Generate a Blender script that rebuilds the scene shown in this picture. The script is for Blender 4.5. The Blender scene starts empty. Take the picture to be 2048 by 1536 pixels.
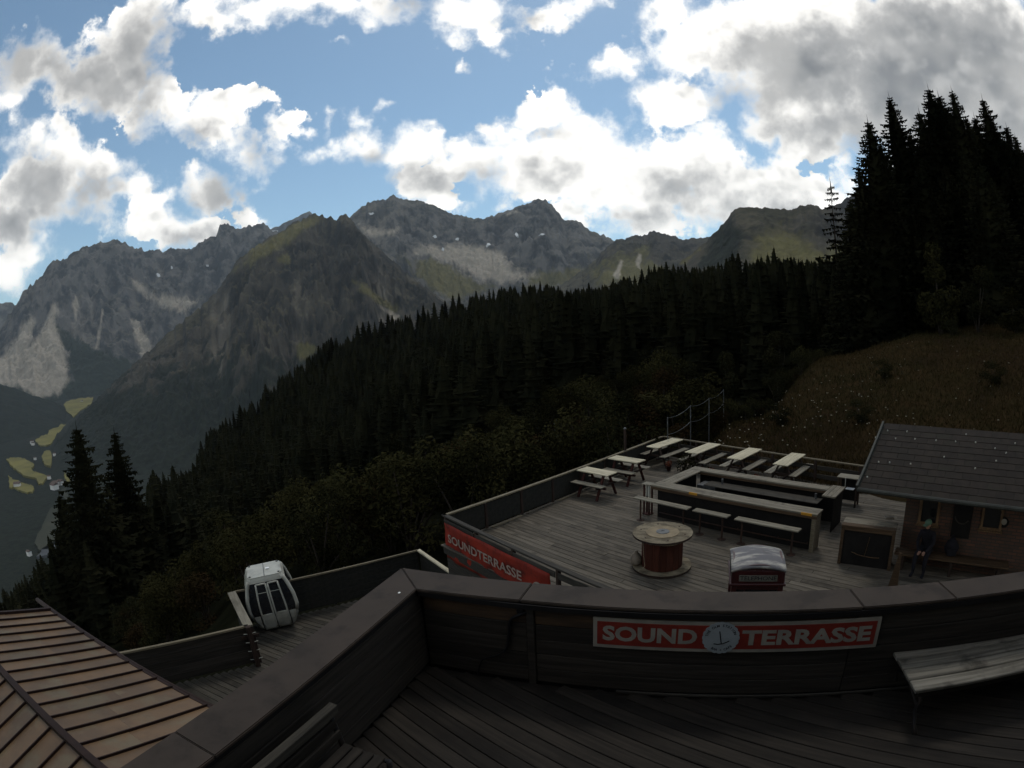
import bpy, bmesh, math, random
import numpy as np
from mathutils import Vector, Matrix

R = math.radians
scene = bpy.context.scene
col = scene.collection
random.seed(7)

# ------------------------------------------------------------------ camera: a wide equidistant lens on the station wall
FPX = 1100.0
PITCH, ROLL = R(5.7), R(2.9)
_dn = np.array([math.sin(ROLL) * math.cos(PITCH), math.cos(ROLL) * math.cos(PITCH), math.sin(PITCH)])
_fw = np.array([0, 0, 1.0]) - _dn * _dn[2]
_fw /= np.linalg.norm(_fw)
_rt = np.cross(_dn, _fw)
_rt = _rt if _rt[0] > 0 else -_rt
CM = np.array([_rt, _fw, -_dn])

cam = bpy.data.cameras.new('camera')
cam.type = 'PANO'
cam.panorama_type = 'FISHEYE_LENS_POLYNOMIAL'
cam.sensor_width, cam.sensor_height = 36.0, 27.0
cam.fisheye_fov = R(180)
cam.fisheye_polynomial_k0 = 0.0
cam.fisheye_polynomial_k1 = -1.0 / (FPX * 36.0 / 2048.0)
cam.fisheye_polynomial_k2 = cam.fisheye_polynomial_k3 = cam.fisheye_polynomial_k4 = 0.0
cam.clip_start, cam.clip_end = 0.05, 60000.0
camo = bpy.data.objects.new('camera', cam)
col.objects.link(camo)
camo.matrix_world = Matrix([[CM[i][0], -CM[i][1], -CM[i][2], 0.0] for i in range(3)] + [[0, 0, 0, 1]])
scene.camera = camo


def ray(x, y):
    dx, dy = x - 1024.0, y - 768.0
    r = math.hypot(dx, dy) + 1e-9
    t = r / FPX
    return CM @ np.array([dx / r * math.sin(t), dy / r * math.sin(t), math.cos(t)])


def at_z(x, y, z):
    d = ray(x, y)
    d = d * (z / d[2])
    return Vector((d[0], d[1], d[2]))


def azel(x, y):
    d = ray(x, y)
    return math.atan2(d[0], d[1]), math.asin(d[2])


def pix(p):
    """image position (2048 wide) of world points, used to know where a slope's scree and meadows lie"""
    p = np.asarray(p, float)
    c = p @ CM
    n = np.linalg.norm(c, axis=-1)
    t = np.arccos(np.clip(c[..., 2] / n, -1, 1))
    s = np.hypot(c[..., 0], c[..., 1]) + 1e-12
    return 1024 + FPX * t * c[..., 0] / s, 768 + FPX * t * c[..., 1] / s


# ------------------------------------------------------------------ light
SUN_AZ, SUN_EL = R(18), R(60)
view = scene.view_settings
view.view_transform = 'Standard'
view.look = 'None'
view.exposure = 0.0
view.gamma = 1.0
view.use_curve_mapping = False
scene.cycles.max_bounces = 5
scene.cycles.diffuse_bounces = 2
scene.cycles.glossy_bounces = 2
scene.cycles.transmission_bounces = 3
scene.cycles.volume_bounces = 0
scene.cycles.use_denoising = True
scene.cycles.use_adaptive_sampling = True
scene.cycles.adaptive_threshold = 0.02
scene.cycles.caustics_reflective = False
scene.cycles.caustics_refractive = False

sun = bpy.data.lights.new('sun', 'SUN')
sun.energy = 1.0
sun.angle = R(11)
sun.color = (1.0, 0.95, 0.87)
suno = bpy.data.objects.new('sun', sun)
col.objects.link(suno)
sd = Vector((math.sin(SUN_AZ) * math.cos(SUN_EL), math.cos(SUN_AZ) * math.cos(SUN_EL), math.sin(SUN_EL)))
suno.rotation_euler = (-sd).to_track_quat('-Z', 'Y').to_euler()
suno.location = sd * 300

world = bpy.data.worlds.new('World')
scene.world = world
world.use_nodes = True


class NT:
    """small helper to write node trees in a line each"""
    def __init__(s, tree):
        s.t = tree
        s.n = tree.nodes
        s.l = tree.links

    def node(s, typ, **kw):
        n = s.n.new(typ)
        for k, v in kw.items():
            setattr(n, k, v)
        return n

    def put(s, sock, v):
        if hasattr(v, 'is_linked') or hasattr(v, 'links'):
            s.l.new(v, sock)
        else:
            sock.default_value = v

    def math(s, op, a, b=0.0, c=None, clamp=False):
        n = s.node('ShaderNodeMath', operation=op, use_clamp=clamp)
        s.put(n.inputs[0], a)
        s.put(n.inputs[1], b)
        if c is not None:
            s.put(n.inputs[2], c)
        return n.outputs[0]

    def vec(s, op, a, b=(0, 0, 0), c=None):
        n = s.node('ShaderNodeVectorMath', operation=op)
        s.put(n.inputs[0], a)
        if op == 'SCALE':
            s.put(n.inputs['Scale'], b)
        else:
            s.put(n.inputs[1], b)
        if c is not None:
            s.put(n.inputs[2], c)
        return n.outputs['Value'] if op in ('DOT_PRODUCT', 'LENGTH') else n.outputs['Vector']

    def noise(s, v, scale, detail=4.0, rough=0.55, dist=0.0):
        n = s.node('ShaderNodeTexNoise')
        s.put(n.inputs['Vector'], v)
        s.put(n.inputs['Scale'], scale)
        n.inputs['Detail'].default_value = detail
        n.inputs['Roughness'].default_value = rough
        n.inputs['Distortion'].default_value = dist
        return n

    def ramp(s, v, a, b, lo=0.0, hi=1.0, smooth=True):
        n = s.node('ShaderNodeMapRange')
        n.interpolation_type = 'SMOOTHSTEP' if smooth else 'LINEAR'
        s.put(n.inputs[0], v)
        for i, q in ((1, a), (2, b), (3, lo), (4, hi)):
            n.inputs[i].default_value = q
        return n.outputs[0]

    def mix(s, f, a, b):
        n = s.node('ShaderNodeMix', data_type='RGBA')
        s.put(n.inputs[0], f)
        s.put(n.inputs[6], a if not isinstance(a, tuple) else (*a[:3], 1.0))
        s.put(n.inputs[7], b if not isinstance(b, tuple) else (*b[:3], 1.0))
        return n.outputs[2]


# clouds: ellipses (image x, y, half width, half height) turned into directions of the sky
CLOUD = [(255, 95, 80, 105), (205, 165, 110, 75), (125, 150, 90, 45), (45, 130, 75, 65), (295, 30, 42, 60), (295, 205, 50, 70),
         (10, 190, 45, 45), (400, 240, 95, 50), (490, 300, 80, 52), (465, 195, 60, 25), (345, 205, 45, 45),
         (110, 300, 95, 50), (205, 325, 50, 50), (85, 375, 120, 75), (195, 380, 85, 50), (275, 375, 45, 32), (20, 440, 70, 50),
         (75, 495, 65, 42), (10, 545, 60, 45), (415, 385, 62, 48), (305, 425, 55, 45), (365, 462, 130, 38), (495, 440, 48, 28),
         (440, 35, 75, 32), (560, 15, 150, 42), (700, 8, 150, 42), (935, 28, 95, 62), (1005, 72, 45, 32), (1085, 22, 65, 30), (1175, 0, 60, 26),
         (720, 290, 52, 40), (655, 300, 42, 13), (830, 308, 110, 42), (940, 325, 100, 50), (1000, 258, 58, 32), (1090, 232, 72, 42),
         (1170, 285, 100, 62), (1080, 335, 140, 80), (1240, 355, 160, 90), (1380, 330, 110, 85), (1440, 385, 150, 70), (1250, 440, 150, 42), (1590, 410, 75, 62),
         (1690, 355, 28, 60), (880, 362, 100, 34), (1655, 430, 70, 32),
         (1235, 132, 85, 30), (1345, 205, 95, 52), (1300, 180, 60, 35), (1335, 35, 62, 62), (1470, 85, 170, 95), (1660, 130, 230, 165), (1900, 130, 260, 190),
         (1640, 245, 150, 68), (1530, 262, 65, 45), (1950, 300, 200, 120), (895, 412, 38, 20),
         (715, 236, 19, 17), (655, 251, 9, 14), (617, 265, 13, 9), (570, 240, 30, 16), (760, 213, 12, 5), (851, 255, 15, 7), (680, 83, 9, 7), (918, 142, 12, 13), (1012, 104, 18, 11)]
GREY = [(265, 125, 70, 95), (190, 165, 95, 60), (110, 140, 75, 38), (285, 205, 40, 50), (40, 120, 60, 50), (80, 375, 80, 58), (180, 378, 62, 45), (25, 445, 55, 42),
        (390, 277, 32, 20), (512, 292, 26, 34), (450, 388, 38, 36), (400, 405, 28, 22), (735, 316, 28, 24), (880, 362, 105, 26), (965, 345, 40, 24),
        (1060, 332, 36, 20), (1095, 368, 75, 28), (1092, 271, 30, 8), (1370, 375, 95, 55), (1470, 405, 85, 40), (1300, 442, 80, 24), (1560, 425, 50, 26), (370, 478, 70, 16),
        (805, 3, 42, 16), (1052, 30, 24, 22), (1500, 110, 90, 55), (1620, 130, 150, 95), (1850, 150, 165, 170), (2000, 200, 130, 200), (1640, 262, 110, 40), (1760, 255, 120, 60), (1550, 190, 110, 42)]


CLOUD = [(x, y, rx * (1.08 if 640 < x < 1660 and y > 180 else 1), ry * (1.08 if 640 < x < 1660 and y > 180 else 1)) for x, y, rx, ry in CLOUD]
GREY = [(x, y, rx * (.8 if 640 < x < 1480 and y > 180 else 1), ry * (.72 if 640 < x < 1480 and y > 180 else 1)) for x, y, rx, ry in GREY]


def build_world():
    t = NT(world.node_tree)
    for n in list(t.n):
        t.n.remove(n)
    out = t.node('ShaderNodeOutputWorld')
    bg = t.node('ShaderNodeBackground')
    sky = t.node('ShaderNodeTexSky')
    sky.sky_type = 'NISHITA'
    sky.sun_disc = False
    sky.sun_elevation = SUN_EL
    sky.sun_rotation = SUN_AZ
    sky.altitude = 1900
    sky.air_density = 1.0
    sky.dust_density = 1.6
    sky.ozone_density = 1.2
    SKY_STRENGTH = 0.132
    co = t.node('ShaderNodeTexCoord').outputs['Generated']
    sep = t.node('ShaderNodeSeparateXYZ')
    t.l.new(co, sep.inputs[0])
    x, y, z = sep.outputs
    az = t.math('ARCTAN2', x, y)
    el = t.math('ARCSINE', z)
    n1 = t.noise(co, 7.0, 3.0, 0.6)
    n2 = t.noise(co, 26.0, 2.0, 0.6)
    w = t.vec('ADD', t.vec('SCALE', t.vec('SUBTRACT', n1.outputs['Color'], (0.5, 0.5, 0.5)), 0.085),
              t.vec('SCALE', t.vec('SUBTRACT', n2.outputs['Color'], (0.5, 0.5, 0.5)), 0.03))
    cmb = t.node('ShaderNodeCombineXYZ')
    t.l.new(az, cmb.inputs[0])
    t.l.new(el, cmb.inputs[1])
    q0 = cmb.outputs[0]
    q = t.vec('MULTIPLY', t.vec('ADD', q0, w), (1, 1, 0))

    def union(blobs):
        cur = None
        for bx, by, rx, ry in blobs:
            a, e = azel(bx, by)
            ax = rx / FPX / math.cos(e)
            ey = ry / FPX
            v = t.vec('MULTIPLY_ADD', q, (1 / ax, 1 / ey, 0), (-a / ax, -e / ey, 0))
            rm = min(rx, ry) / FPX * 0.85 + 0.004
            d = t.math('MULTIPLY_ADD', t.vec('LENGTH', v), rm, -rm)          # rough distance to the rim, negative inside
            cur = d if cur is None else t.math('MINIMUM', cur, d)
        return cur
    dc = union(CLOUD)
    dg = union(GREY)
    # outside the part of the sky in view the same broken cumulus goes on
    big = t.noise(co, 2.6, 4.0, 0.55)
    else_c = t.ramp(big.outputs[0], 0.44, 0.62, 0.06, -0.08)
    else_g = t.ramp(big.outputs[0], 0.53, 0.68, 0.06, -0.06)
    front = t.math('MULTIPLY', t.ramp(t.math('ABSOLUTE', az), 0.98, 1.15, 1.0, 0.0), t.ramp(el, 0.66, 0.80, 1.0, 0.0))

    def lerp(f, a, b):
        return t.math('ADD', t.math('MULTIPLY', a, f), t.math('MULTIPLY', b, t.math('SUBTRACT', 1.0, f)))
    dc = lerp(front, dc, else_c)
    dg = lerp(front, dg, else_g)
    fb = t.noise(co, 17.0, 7.0, 0.62).outputs[0]
    mid = t.noise(co, 13.0, 3.0, 0.5).outputs[0]
    mid_up = t.noise(t.vec('ADD', co, (0, 0, 0.016)), 13.0, 3.0, 0.5).outputs[0]
    relief = t.math('MULTIPLY', t.math('SUBTRACT', mid, mid_up), 4.2)
    lowf = t.noise(co, 8.0, 2.0, 0.6).outputs[0]
    soft = t.ramp(lowf, 0.34, 0.62, 0.005, 0.045)
    dens = t.math('SUBTRACT', t.math('MULTIPLY', t.math('SUBTRACT', fb, 0.445), 0.115), dc)
    mask = t.ramp(t.math('DIVIDE', dens, soft), 0.0, 1.0)
    shade = t.math('SUBTRACT', t.math('MULTIPLY', t.math('SUBTRACT', fb, 0.48), 0.085), dg)
    shade = t.math('DIVIDE', t.math('SUBTRACT', shade, t.math('MULTIPLY', relief, 0.008)), 0.045)
    greym = t.ramp(shade, -0.55, 0.75)
    lit = t.ramp(t.math('ADD', relief, t.math('MULTIPLY', t.math('SUBTRACT', lowf, 0.5), 2.0)), -1.1, 0.05)
    white = t.mix(lit, (0.80, 0.78, 0.74), (1.42, 1.38, 1.30))
    grey = t.mix(t.ramp(shade, 0.1, 1.9), (0.47, 0.462, 0.45), (0.165, 0.17, 0.178))
    grey = t.mix(t.ramp(lowf, 0.42, 0.68, 0.0, 0.65), grey, (0.54, 0.525, 0.50))
    grey = t.mix(t.ramp(relief, -0.1, 0.7, 0.0, 0.5), grey, (0.62, 0.61, 0.59))
    cloud = t.mix(t.math('MULTIPLY', greym, 0.93), white, grey)
    blue = t.vec('MULTIPLY', t.vec('SCALE', sky.outputs[0], SKY_STRENGTH), (1.0, 1.10, 0.98))
    t.l.new(t.mix(t.math('MULTIPLY', mask, 0.97), blue, cloud), bg.inputs[0])
    bg.inputs[1].default_value = 1.0
    t.l.new(bg.outputs[0], out.inputs[0])


build_world()
world.cycles.sampling_method = 'MANUAL'
world.cycles.sample_map_resolution = 512

# ------------------------------------------------------------------ helpers
MATS = {}


def mat(name, c1, c2=None, scale=4.0, stretch=(1, 1, 1), rough=0.85, metal=0.0, bump=0.0, rnd=0.0, detail=6.0, spec=0.12, lo=0.35, hi=0.65, dirt=None, dscale=1.2):
    m = bpy.data.materials.new(name)
    m.use_nodes = True
    t = NT(m.node_tree)
    b = t.n['Principled BSDF']
    oi = t.node('ShaderNodeObjectInfo')
    co = t.node('ShaderNodeTexCoord').outputs['Object']
    off = t.vec('SCALE', t.vec('ADD', (1, 0.7, 0.3), (0, 0, 0)), 1.0)
    sc = t.node('ShaderNodeVectorMath', operation='SCALE')
    sc.inputs[0].default_value = (37.0, 19.0, 11.0)
    t.l.new(oi.outputs['Random'], sc.inputs['Scale'])
    base = t.vec('ADD', co, sc.outputs[0]) if rnd > 0 else co
    p = t.vec('MULTIPLY', base, stretch)
    nz = t.noise(p, scale, detail, 0.62)
    c2 = c2 or tuple(x * 0.7 for x in c1)
    colr = t.mix(t.ramp(nz.outputs[0], lo, hi), c1, c2)
    if dirt:
        dn = t.noise(base, dscale, 5.0, 0.65)
        colr = t.mix(t.ramp(dn.outputs[0], 0.5, 0.68, 0, 0.85), colr, dirt)
    if rnd > 0:
        f = t.ramp(oi.outputs['Random'], 0, 1, 1 - rnd, 1 + rnd, False)
        colr = t.vec('SCALE', colr, f)
    t.l.new(colr, b.inputs['Base Color'])
    b.inputs['Roughness'].default_value = rough
    b.inputs['Metallic'].default_value = metal
    b.inputs['Specular IOR Level'].default_value = spec
    if bump:
        bn = t.node('ShaderNodeBump')
        bn.inputs['Strength'].default_value = bump
        bn.inputs['Distance'].default_value = 0.02
        t.l.new(nz.outputs[0], bn.inputs['Height'])
        t.l.new(bn.outputs[0], b.inputs['Normal'])
    MATS[name] = m
    return m


ALONG = (0.6, 14, 14)
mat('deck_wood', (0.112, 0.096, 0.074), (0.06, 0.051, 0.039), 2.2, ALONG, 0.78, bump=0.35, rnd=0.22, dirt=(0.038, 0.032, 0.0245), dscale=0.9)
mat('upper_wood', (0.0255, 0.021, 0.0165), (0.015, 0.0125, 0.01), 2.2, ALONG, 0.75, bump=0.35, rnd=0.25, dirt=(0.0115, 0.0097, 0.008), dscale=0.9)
mat('lower_wood', (0.07, 0.062, 0.049), (0.036, 0.032, 0.026), 2.2, ALONG, 0.8, bump=0.35, rnd=0.3, dirt=(0.024, 0.021, 0.017))
mat('table_wood', (0.46, 0.41, 0.29), (0.33, 0.29, 0.2), 2.0, ALONG, 0.6, bump=0.25, rnd=0.10, dirt=(0.25, 0.22, 0.155))
mat('seat_wood', (0.2, 0.18, 0.138), (0.125, 0.112, 0.084), 2.0, ALONG, 0.65, bump=0.25, rnd=0.12, dirt=(0.09, 0.08, 0.06))
mat('bar_wood', (0.19, 0.166, 0.125), (0.105, 0.092, 0.068), 2.0, ALONG, 0.65, bump=0.3, rnd=0.1, dirt=(0.062, 0.052, 0.038), dscale=1.6)
mat('brown_wood', (0.075, 0.048, 0.028), (0.042, 0.027, 0.016), 2.5, ALONG, 0.7, bump=0.3, rnd=0.15)
mat('rail_wood', (0.15, 0.125, 0.083), (0.09, 0.075, 0.05), 2.5, ALONG, 0.7, bump=0.3, rnd=0.15)
mat('leg_wood', (0.040, 0.026, 0.020), (0.022, 0.015, 0.012), 3.0, (8, 8, 1), 0.75, bump=0.2)
mat('red_leg', (0.05, 0.016, 0.012), (0.028, 0.01, 0.008), 3.0, (4, 4, 1), 0.7)
mat('net', (0.026, 0.0255, 0.0215), (0.017, 0.017, 0.0145), 9.0, (1, 1, 1), 0.9)
mat('black_panel', (0.012, 0.0108, 0.01), (0.0078, 0.007, 0.0066), 3.0, (1, 1, 1), 0.6)
mat('skirt_wood', (0.052, 0.047, 0.039), (0.028, 0.025, 0.021), 2.5, ALONG, 0.8, rnd=0.2, bump=0.2)
mat('cap_metal', (0.043, 0.032, 0.0245), (0.034, 0.0258, 0.02), 1.6, (1, 1, 1), 0.65, metal=0.0, rnd=0.06, spec=0.12, bump=0.12, dirt=(0.0235, 0.0180, 0.0140), dscale=3.2)
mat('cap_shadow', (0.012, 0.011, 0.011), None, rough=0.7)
mat('wall_wood', (0.036, 0.0305, 0.0245), (0.02, 0.0172, 0.0142), 2.0, ALONG, 0.8, bump=0.3, rnd=0.25)
mat('wall_wood_warm', (0.066, 0.04, 0.022), (0.028, 0.02, 0.0145), 1.4, (0.7, 6, 6), 0.8, bump=0.3, rnd=0.15)
mat('copper', (0.118, 0.068, 0.032), (0.08, 0.048, 0.025), 1.3, (1, 1, 1), 0.55, metal=0.0, rnd=0.16, spec=0.35, dirt=(0.108, 0.083, 0.047), dscale=1.4)
mat('copper_dark', (0.026, 0.014, 0.011), (0.018, 0.01, 0.008), 3.0, rough=0.6)
mat('gondola_white', (0.39, 0.385, 0.33), (0.32, 0.315, 0.27), 2.0, rough=0.4, spec=0.5, dirt=(0.19, 0.185, 0.155))
mat('gondola_black', (0.012, 0.012, 0.013), None, rough=0.5)
mat('gondola_glass', (0.014, 0.016, 0.018), (0.010, 0.011, 0.013), 2.0, rough=0.12, spec=0.5)
mat('bright_white', (0.8, 0.8, 0.78), (0.7, 0.7, 0.68), 3.0, rough=0.4)
mat('steel', (0.11, 0.115, 0.115), (0.07, 0.07, 0.07), 6.0, rough=0.45, metal=0.6)
mat('rusty_steel', (0.05, 0.028, 0.02), (0.025, 0.017, 0.014), 6.0, rough=0.7)
mat('sign_red', (0.19, 0.026, 0.017), (0.14, 0.02, 0.014), 3.0, rough=0.6)
mat('banner_red', (0.24, 0.026, 0.014), (0.15, 0.018, 0.011), 1.5, rough=0.65, dirt=(0.06, 0.014, 0.01), dscale=2.5)
mat('sign_white', (0.25, 0.225, 0.185), (0.2, 0.18, 0.15), 4.0, rough=0.6)
mat('badge_white', (0.25, 0.27, 0.275), (0.21, 0.23, 0.235), 4.0, rough=0.6)
mat('banner_letter', (0.3, 0.22, 0.18), (0.22, 0.165, 0.135), 4.0, rough=0.6)
mat('ink', (0.012, 0.012, 0.014), None, rough=0.6)
mat('phone_red', (0.038, 0.0045, 0.0045), (0.024, 0.0035, 0.0035), 3.0, rough=0.42, spec=0.5)
mat('phone_plate', (0.125, 0.118, 0.098), (0.095, 0.09, 0.075), 3.0, rough=0.5)
mat('zinc', (0.36, 0.34, 0.295), (0.125, 0.12, 0.125), 1.4, (0.8, 3.5, 1), 0.7, spec=0.15, lo=0.42, hi=0.58, dirt=(0.085, 0.078, 0.075), dscale=1.8)
mat('spool_wood', (0.165, 0.137, 0.092), (0.08, 0.064, 0.041), 3.0, (1, 1, 1), 0.75, bump=0.3, rnd=0.1, dirt=(0.055, 0.044, 0.028), dscale=4.0)
mat('spool_hub', (0.22, 0.175, 0.11), (0.15, 0.118, 0.075), 4.0, rough=0.7)
mat('spool_red', (0.06, 0.019, 0.0115), (0.038, 0.0125, 0.008), 2.0, (5, 5, 1), 0.65, rnd=0.2)
mat('rope', (0.30, 0.25, 0.17), (0.2, 0.17, 0.11), 20.0, rough=0.9)
mat('canvas', (0.20, 0.17, 0.13), (0.12, 0.10, 0.08), 6.0, rough=0.9)
mat('tape_yellow', (0.42, 0.20, 0.02), (0.30, 0.15, 0.02), 5.0, rough=0.6)
mat('shingle', (0.02, 0.0152, 0.0115), (0.013, 0.01, 0.0078), 5.0, rough=0.8, rnd=0.16, bump=0.2, dirt=(0.0165, 0.015, 0.01))
mat('roof_edge', (0.04, 0.042, 0.036), (0.03, 0.031, 0.027), 3.0, rough=0.6)
mat('frame_wood', (0.155, 0.095, 0.05), (0.095, 0.058, 0.032), 3.0, (6, 6, 1), 0.7)
mat('window_glass', (0.010, 0.011, 0.012), None, rough=0.15, spec=0.5)
mat('blossom', (0.13, 0.035, 0.014), (0.07, 0.02, 0.01), 9.0, rough=0.9)
mat('rubber', (0.009, 0.009, 0.010), None, rough=0.6)
mat('iron', (0.016, 0.016, 0.017), (0.03, 0.024, 0.02), 8.0, rough=0.55)
mat('bench_wood', (0.165, 0.15, 0.122), (0.08, 0.072, 0.058), 1.8, ALONG, 0.7, bump=0.5, rnd=0.2, dirt=(0.04, 0.035, 0.028), dscale=2.4)
mat('plaster', (0.09, 0.085, 0.08), (0.07, 0.066, 0.06), 2.0, rough=0.9)
mat('cloth_dark', (0.015, 0.014, 0.018), (0.010, 0.010, 0.012), 8.0, rough=0.95)
mat('cloth_maroon', (0.03, 0.012, 0.015), (0.02, 0.009, 0.011), 8.0, rough=0.95)
mat('skin', (0.30, 0.17, 0.12), (0.24, 0.13, 0.09), 8.0, rough=0.6)
mat('hair', (0.02, 0.014, 0.01), None, rough=0.7)
mat('cap_green', (0.10, 0.16, 0.115), (0.07, 0.12, 0.08), 8.0, rough=0.85)
mat('red_paint', (0.35, 0.018, 0.014), (0.22, 0.014, 0.012), 3.0, rough=0.45)
mat('bark', (0.035, 0.027, 0.021), (0.018, 0.014, 0.011), 6.0, (4, 4, 1), 0.9, bump=0.4)
mat('house_white', (0.75, 0.73, 0.68), (0.62, 0.6, 0.56), 0.4, rough=0.8)
mat('house_roof', (0.12, 0.085, 0.07), (0.08, 0.06, 0.05), 0.4, rough=0.8)


def foliage(name, c1, c2, scale=0.5, rnd=0.25):
    m = bpy.data.materials.new(name)
    m.use_nodes = True
    t = NT(m.node_tree)
    b = t.n['Principled BSDF']
    oi = t.node('ShaderNodeObjectInfo')
    geo = t.node('ShaderNodeNewGeometry')
    nz = t.noise(geo.outputs['Position'], scale, 3.0, 0.6)
    c = t.mix(t.ramp(nz.outputs[0], 0.3, 0.7), c1, c2)
    c = t.vec('SCALE', c, t.ramp(oi.outputs['Random'], 0, 1, 1 - rnd, 1 + rnd, False))
    t.l.new(c, b.inputs['Base Color'])
    b.inputs['Roughness'].default_value = 0.75
    b.inputs['Specular IOR Level'].default_value = 0.0
    MATS[name] = m
    return m


foliage('spruce_needles', (0.0065, 0.0073, 0.0042), (0.0130, 0.0126, 0.0066), 0.25, 0.45)
foliage('shrub_leaves', (0.0150, 0.0150, 0.0062), (0.026, 0.0235, 0.0095), 0.6, 0.35)
foliage('shrub_leaves_dark', (0.0085, 0.0095, 0.0046), (0.0155, 0.0145, 0.0065), 0.6, 0.3)
foliage('rowan_leaves', (0.018, 0.0140, 0.0065), (0.028, 0.0175, 0.0085), 0.6, 0.3)
foliage('grass_blades', (0.022, 0.0210, 0.0085), (0.038, 0.0260, 0.0115), 0.14, 0.1)


class MB:
    def __init__(s):
        s.v = []
        s.f = []

    def add(s, vs, fs):
        o = len(s.v)
        s.v += [tuple(v) for v in vs]
        s.f += [tuple(i + o for i in f) for f in fs]
        return s

    def box(s, c, d, rz=0.0, rot=None):
        m = rot if rot is not None else Matrix.Rotation(rz, 3, 'Z')
        c = Vector(c)
        vs = []
        for sx in (-.5, .5):
            for sy in (-.5, .5):
                for sz in (-.5, .5):
                    vs.append(c + m @ Vector((sx * d[0], sy * d[1], sz * d[2])))
        return s.add(vs, [(0, 1, 3, 2), (4, 6, 7, 5), (0, 4, 5, 1), (2, 3, 7, 6), (0, 2, 6, 4), (1, 5, 7, 3)])

    def beam(s, a, b, w, h, up=(0, 0, 1)):
        a, b = Vector(a), Vector(b)
        d = b - a
        x = d.normalized()
        y = Vector(up).cross(x)
        y = y.normalized() if y.length > 1e-6 else Vector((0, 1, 0))
        z = x.cross(y)
        return s.box((a + b) / 2, (d.length, w, h), rot=Matrix((x, y, z)).transposed())

    def prism(s, poly, z0, z1):
        n = len(poly)
        z0 = z0 if hasattr(z0, '__len__') else [z0] * n
        z1 = z1 if hasattr(z1, '__len__') else [z1] * n
        vs = [(p[0], p[1], z0[i]) for i, p in enumerate(poly)] + [(p[0], p[1], z1[i]) for i, p in enumerate(poly)]
        fs = [tuple(range(n - 1, -1, -1)), tuple(range(n, 2 * n))] + [(i, (i + 1) % n, n + (i + 1) % n, n + i) for i in range(n)]
        return s.add(vs, fs)

    def cyl(s, a, b, r1, r2=None, n=10, caps=True):
        r2 = r1 if r2 is None else r2
        a, b = Vector(a), Vector(b)
        x = (b - a).normalized()
        y = x.orthogonal().normalized()
        z = x.cross(y)
        vs = []
        for c, r in ((a, r1), (b, r2)):
            for i in range(n):
                t = 2 * math.pi * i / n
                vs.append(c + (y * math.cos(t) + z * math.sin(t)) * r)
        fs = [(i, (i + 1) % n, n + (i + 1) % n, n + i) for i in range(n)]
        if caps:
            fs += [tuple(range(n - 1, -1, -1)), tuple(range(n, 2 * n))]
        return s.add(vs, fs)

    def lathe(s, prof, n=24, c=(0, 0, 0)):
        vs = []
        for r, z in prof:
            for i in range(n):
                t = 2 * math.pi * i / n
                vs.append((c[0] + r * math.cos(t), c[1] + r * math.sin(t), c[2] + z))
        fs = []
        for k in range(len(prof) - 1):
            for i in range(n):
                j = (i + 1) % n
                fs.append((k * n + i, k * n + j, k * n + n + j, k * n + n + i))
        fs += [tuple(range(n - 1, -1, -1)), tuple(range((len(prof) - 1) * n, len(prof) * n))]
        return s.add(vs, fs)

    def tube(s, pts, r, n=7):
        pts = [Vector(p) for p in pts]
        rs = r if hasattr(r, '__len__') else [r] * len(pts)
        vs = []
        ref = None
        for k, p in enumerate(pts):
            d = (pts[min(k + 1, len(pts) - 1)] - pts[max(k - 1, 0)]).normalized()
            ref = d.orthogonal().normalized() if ref is None else (ref - d * ref.dot(d)).normalized()
            z = d.cross(ref)
            for i in range(n):
                t = 2 * math.pi * i / n
                vs.append(p + (ref * math.cos(t) + z * math.sin(t)) * rs[k])
        fs = [tuple(range(n - 1, -1, -1)), tuple(range((len(pts) - 1) * n, len(pts) * n))]
        for k in range(len(pts) - 1):
            for i in range(n):
                j = (i + 1) % n
                fs.append((k * n + i, k * n + j, k * n + n + j, k * n + n + i))
        return s.add(vs, fs)

    def mesh(s, name, m=None, smooth=False):
        me = bpy.data.meshes.new(name)
        me.from_pydata(s.v, [], s.f)
        if m:
            me.materials.append(MATS[m])
        if smooth:
            me.polygons.foreach_set('use_smooth', [True] * len(me.polygons))
        me.update()
        return me

    def build(s, name, m, parent=None, loc=(0, 0, 0), rz=0.0, smooth=False, kind=None):
        return obj(name, s.mesh(name, m, smooth), parent, loc, rz, kind)


def obj(name, me, parent=None, loc=(0, 0, 0), rz=0.0, kind=None):
    o = bpy.data.objects.new(name, me)
    col.objects.link(o)
    o.location = loc
    o.rotation_euler = (0, 0, rz) if not hasattr(rz, '__len__') else rz
    if parent is not None:
        o.parent = parent
    if kind:
        o['kind'] = kind
    return o


def thing(name, label, cat, loc=(0, 0, 0), rz=0.0, group=None):
    o = obj(name, None, None, loc, rz)
    o.empty_display_size = 0.3
    return tag(o, label, cat, group)


def tag(o, label, cat, group=None):
    o['label'] = label
    o['category'] = cat
    if group:
        o['group'] = group
    return o


def copy_tree(o, loc, rz=0.0, scale=1.0, label=None):
    c = o.copy()
    col.objects.link(c)
    c.location = loc
    c.rotation_euler = (0, 0, rz)
    c.scale = (scale,) * 3 if not hasattr(scale, '__len__') else scale
    if label:
        c['label'] = label
    for ch in list(o.children):
        k = ch.copy()
        col.objects.link(k)
        k.parent = c
        for g in list(ch.children):
            h = g.copy()
            col.objects.link(h)
            h.parent = k
    return c


_chamf = {}


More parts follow.
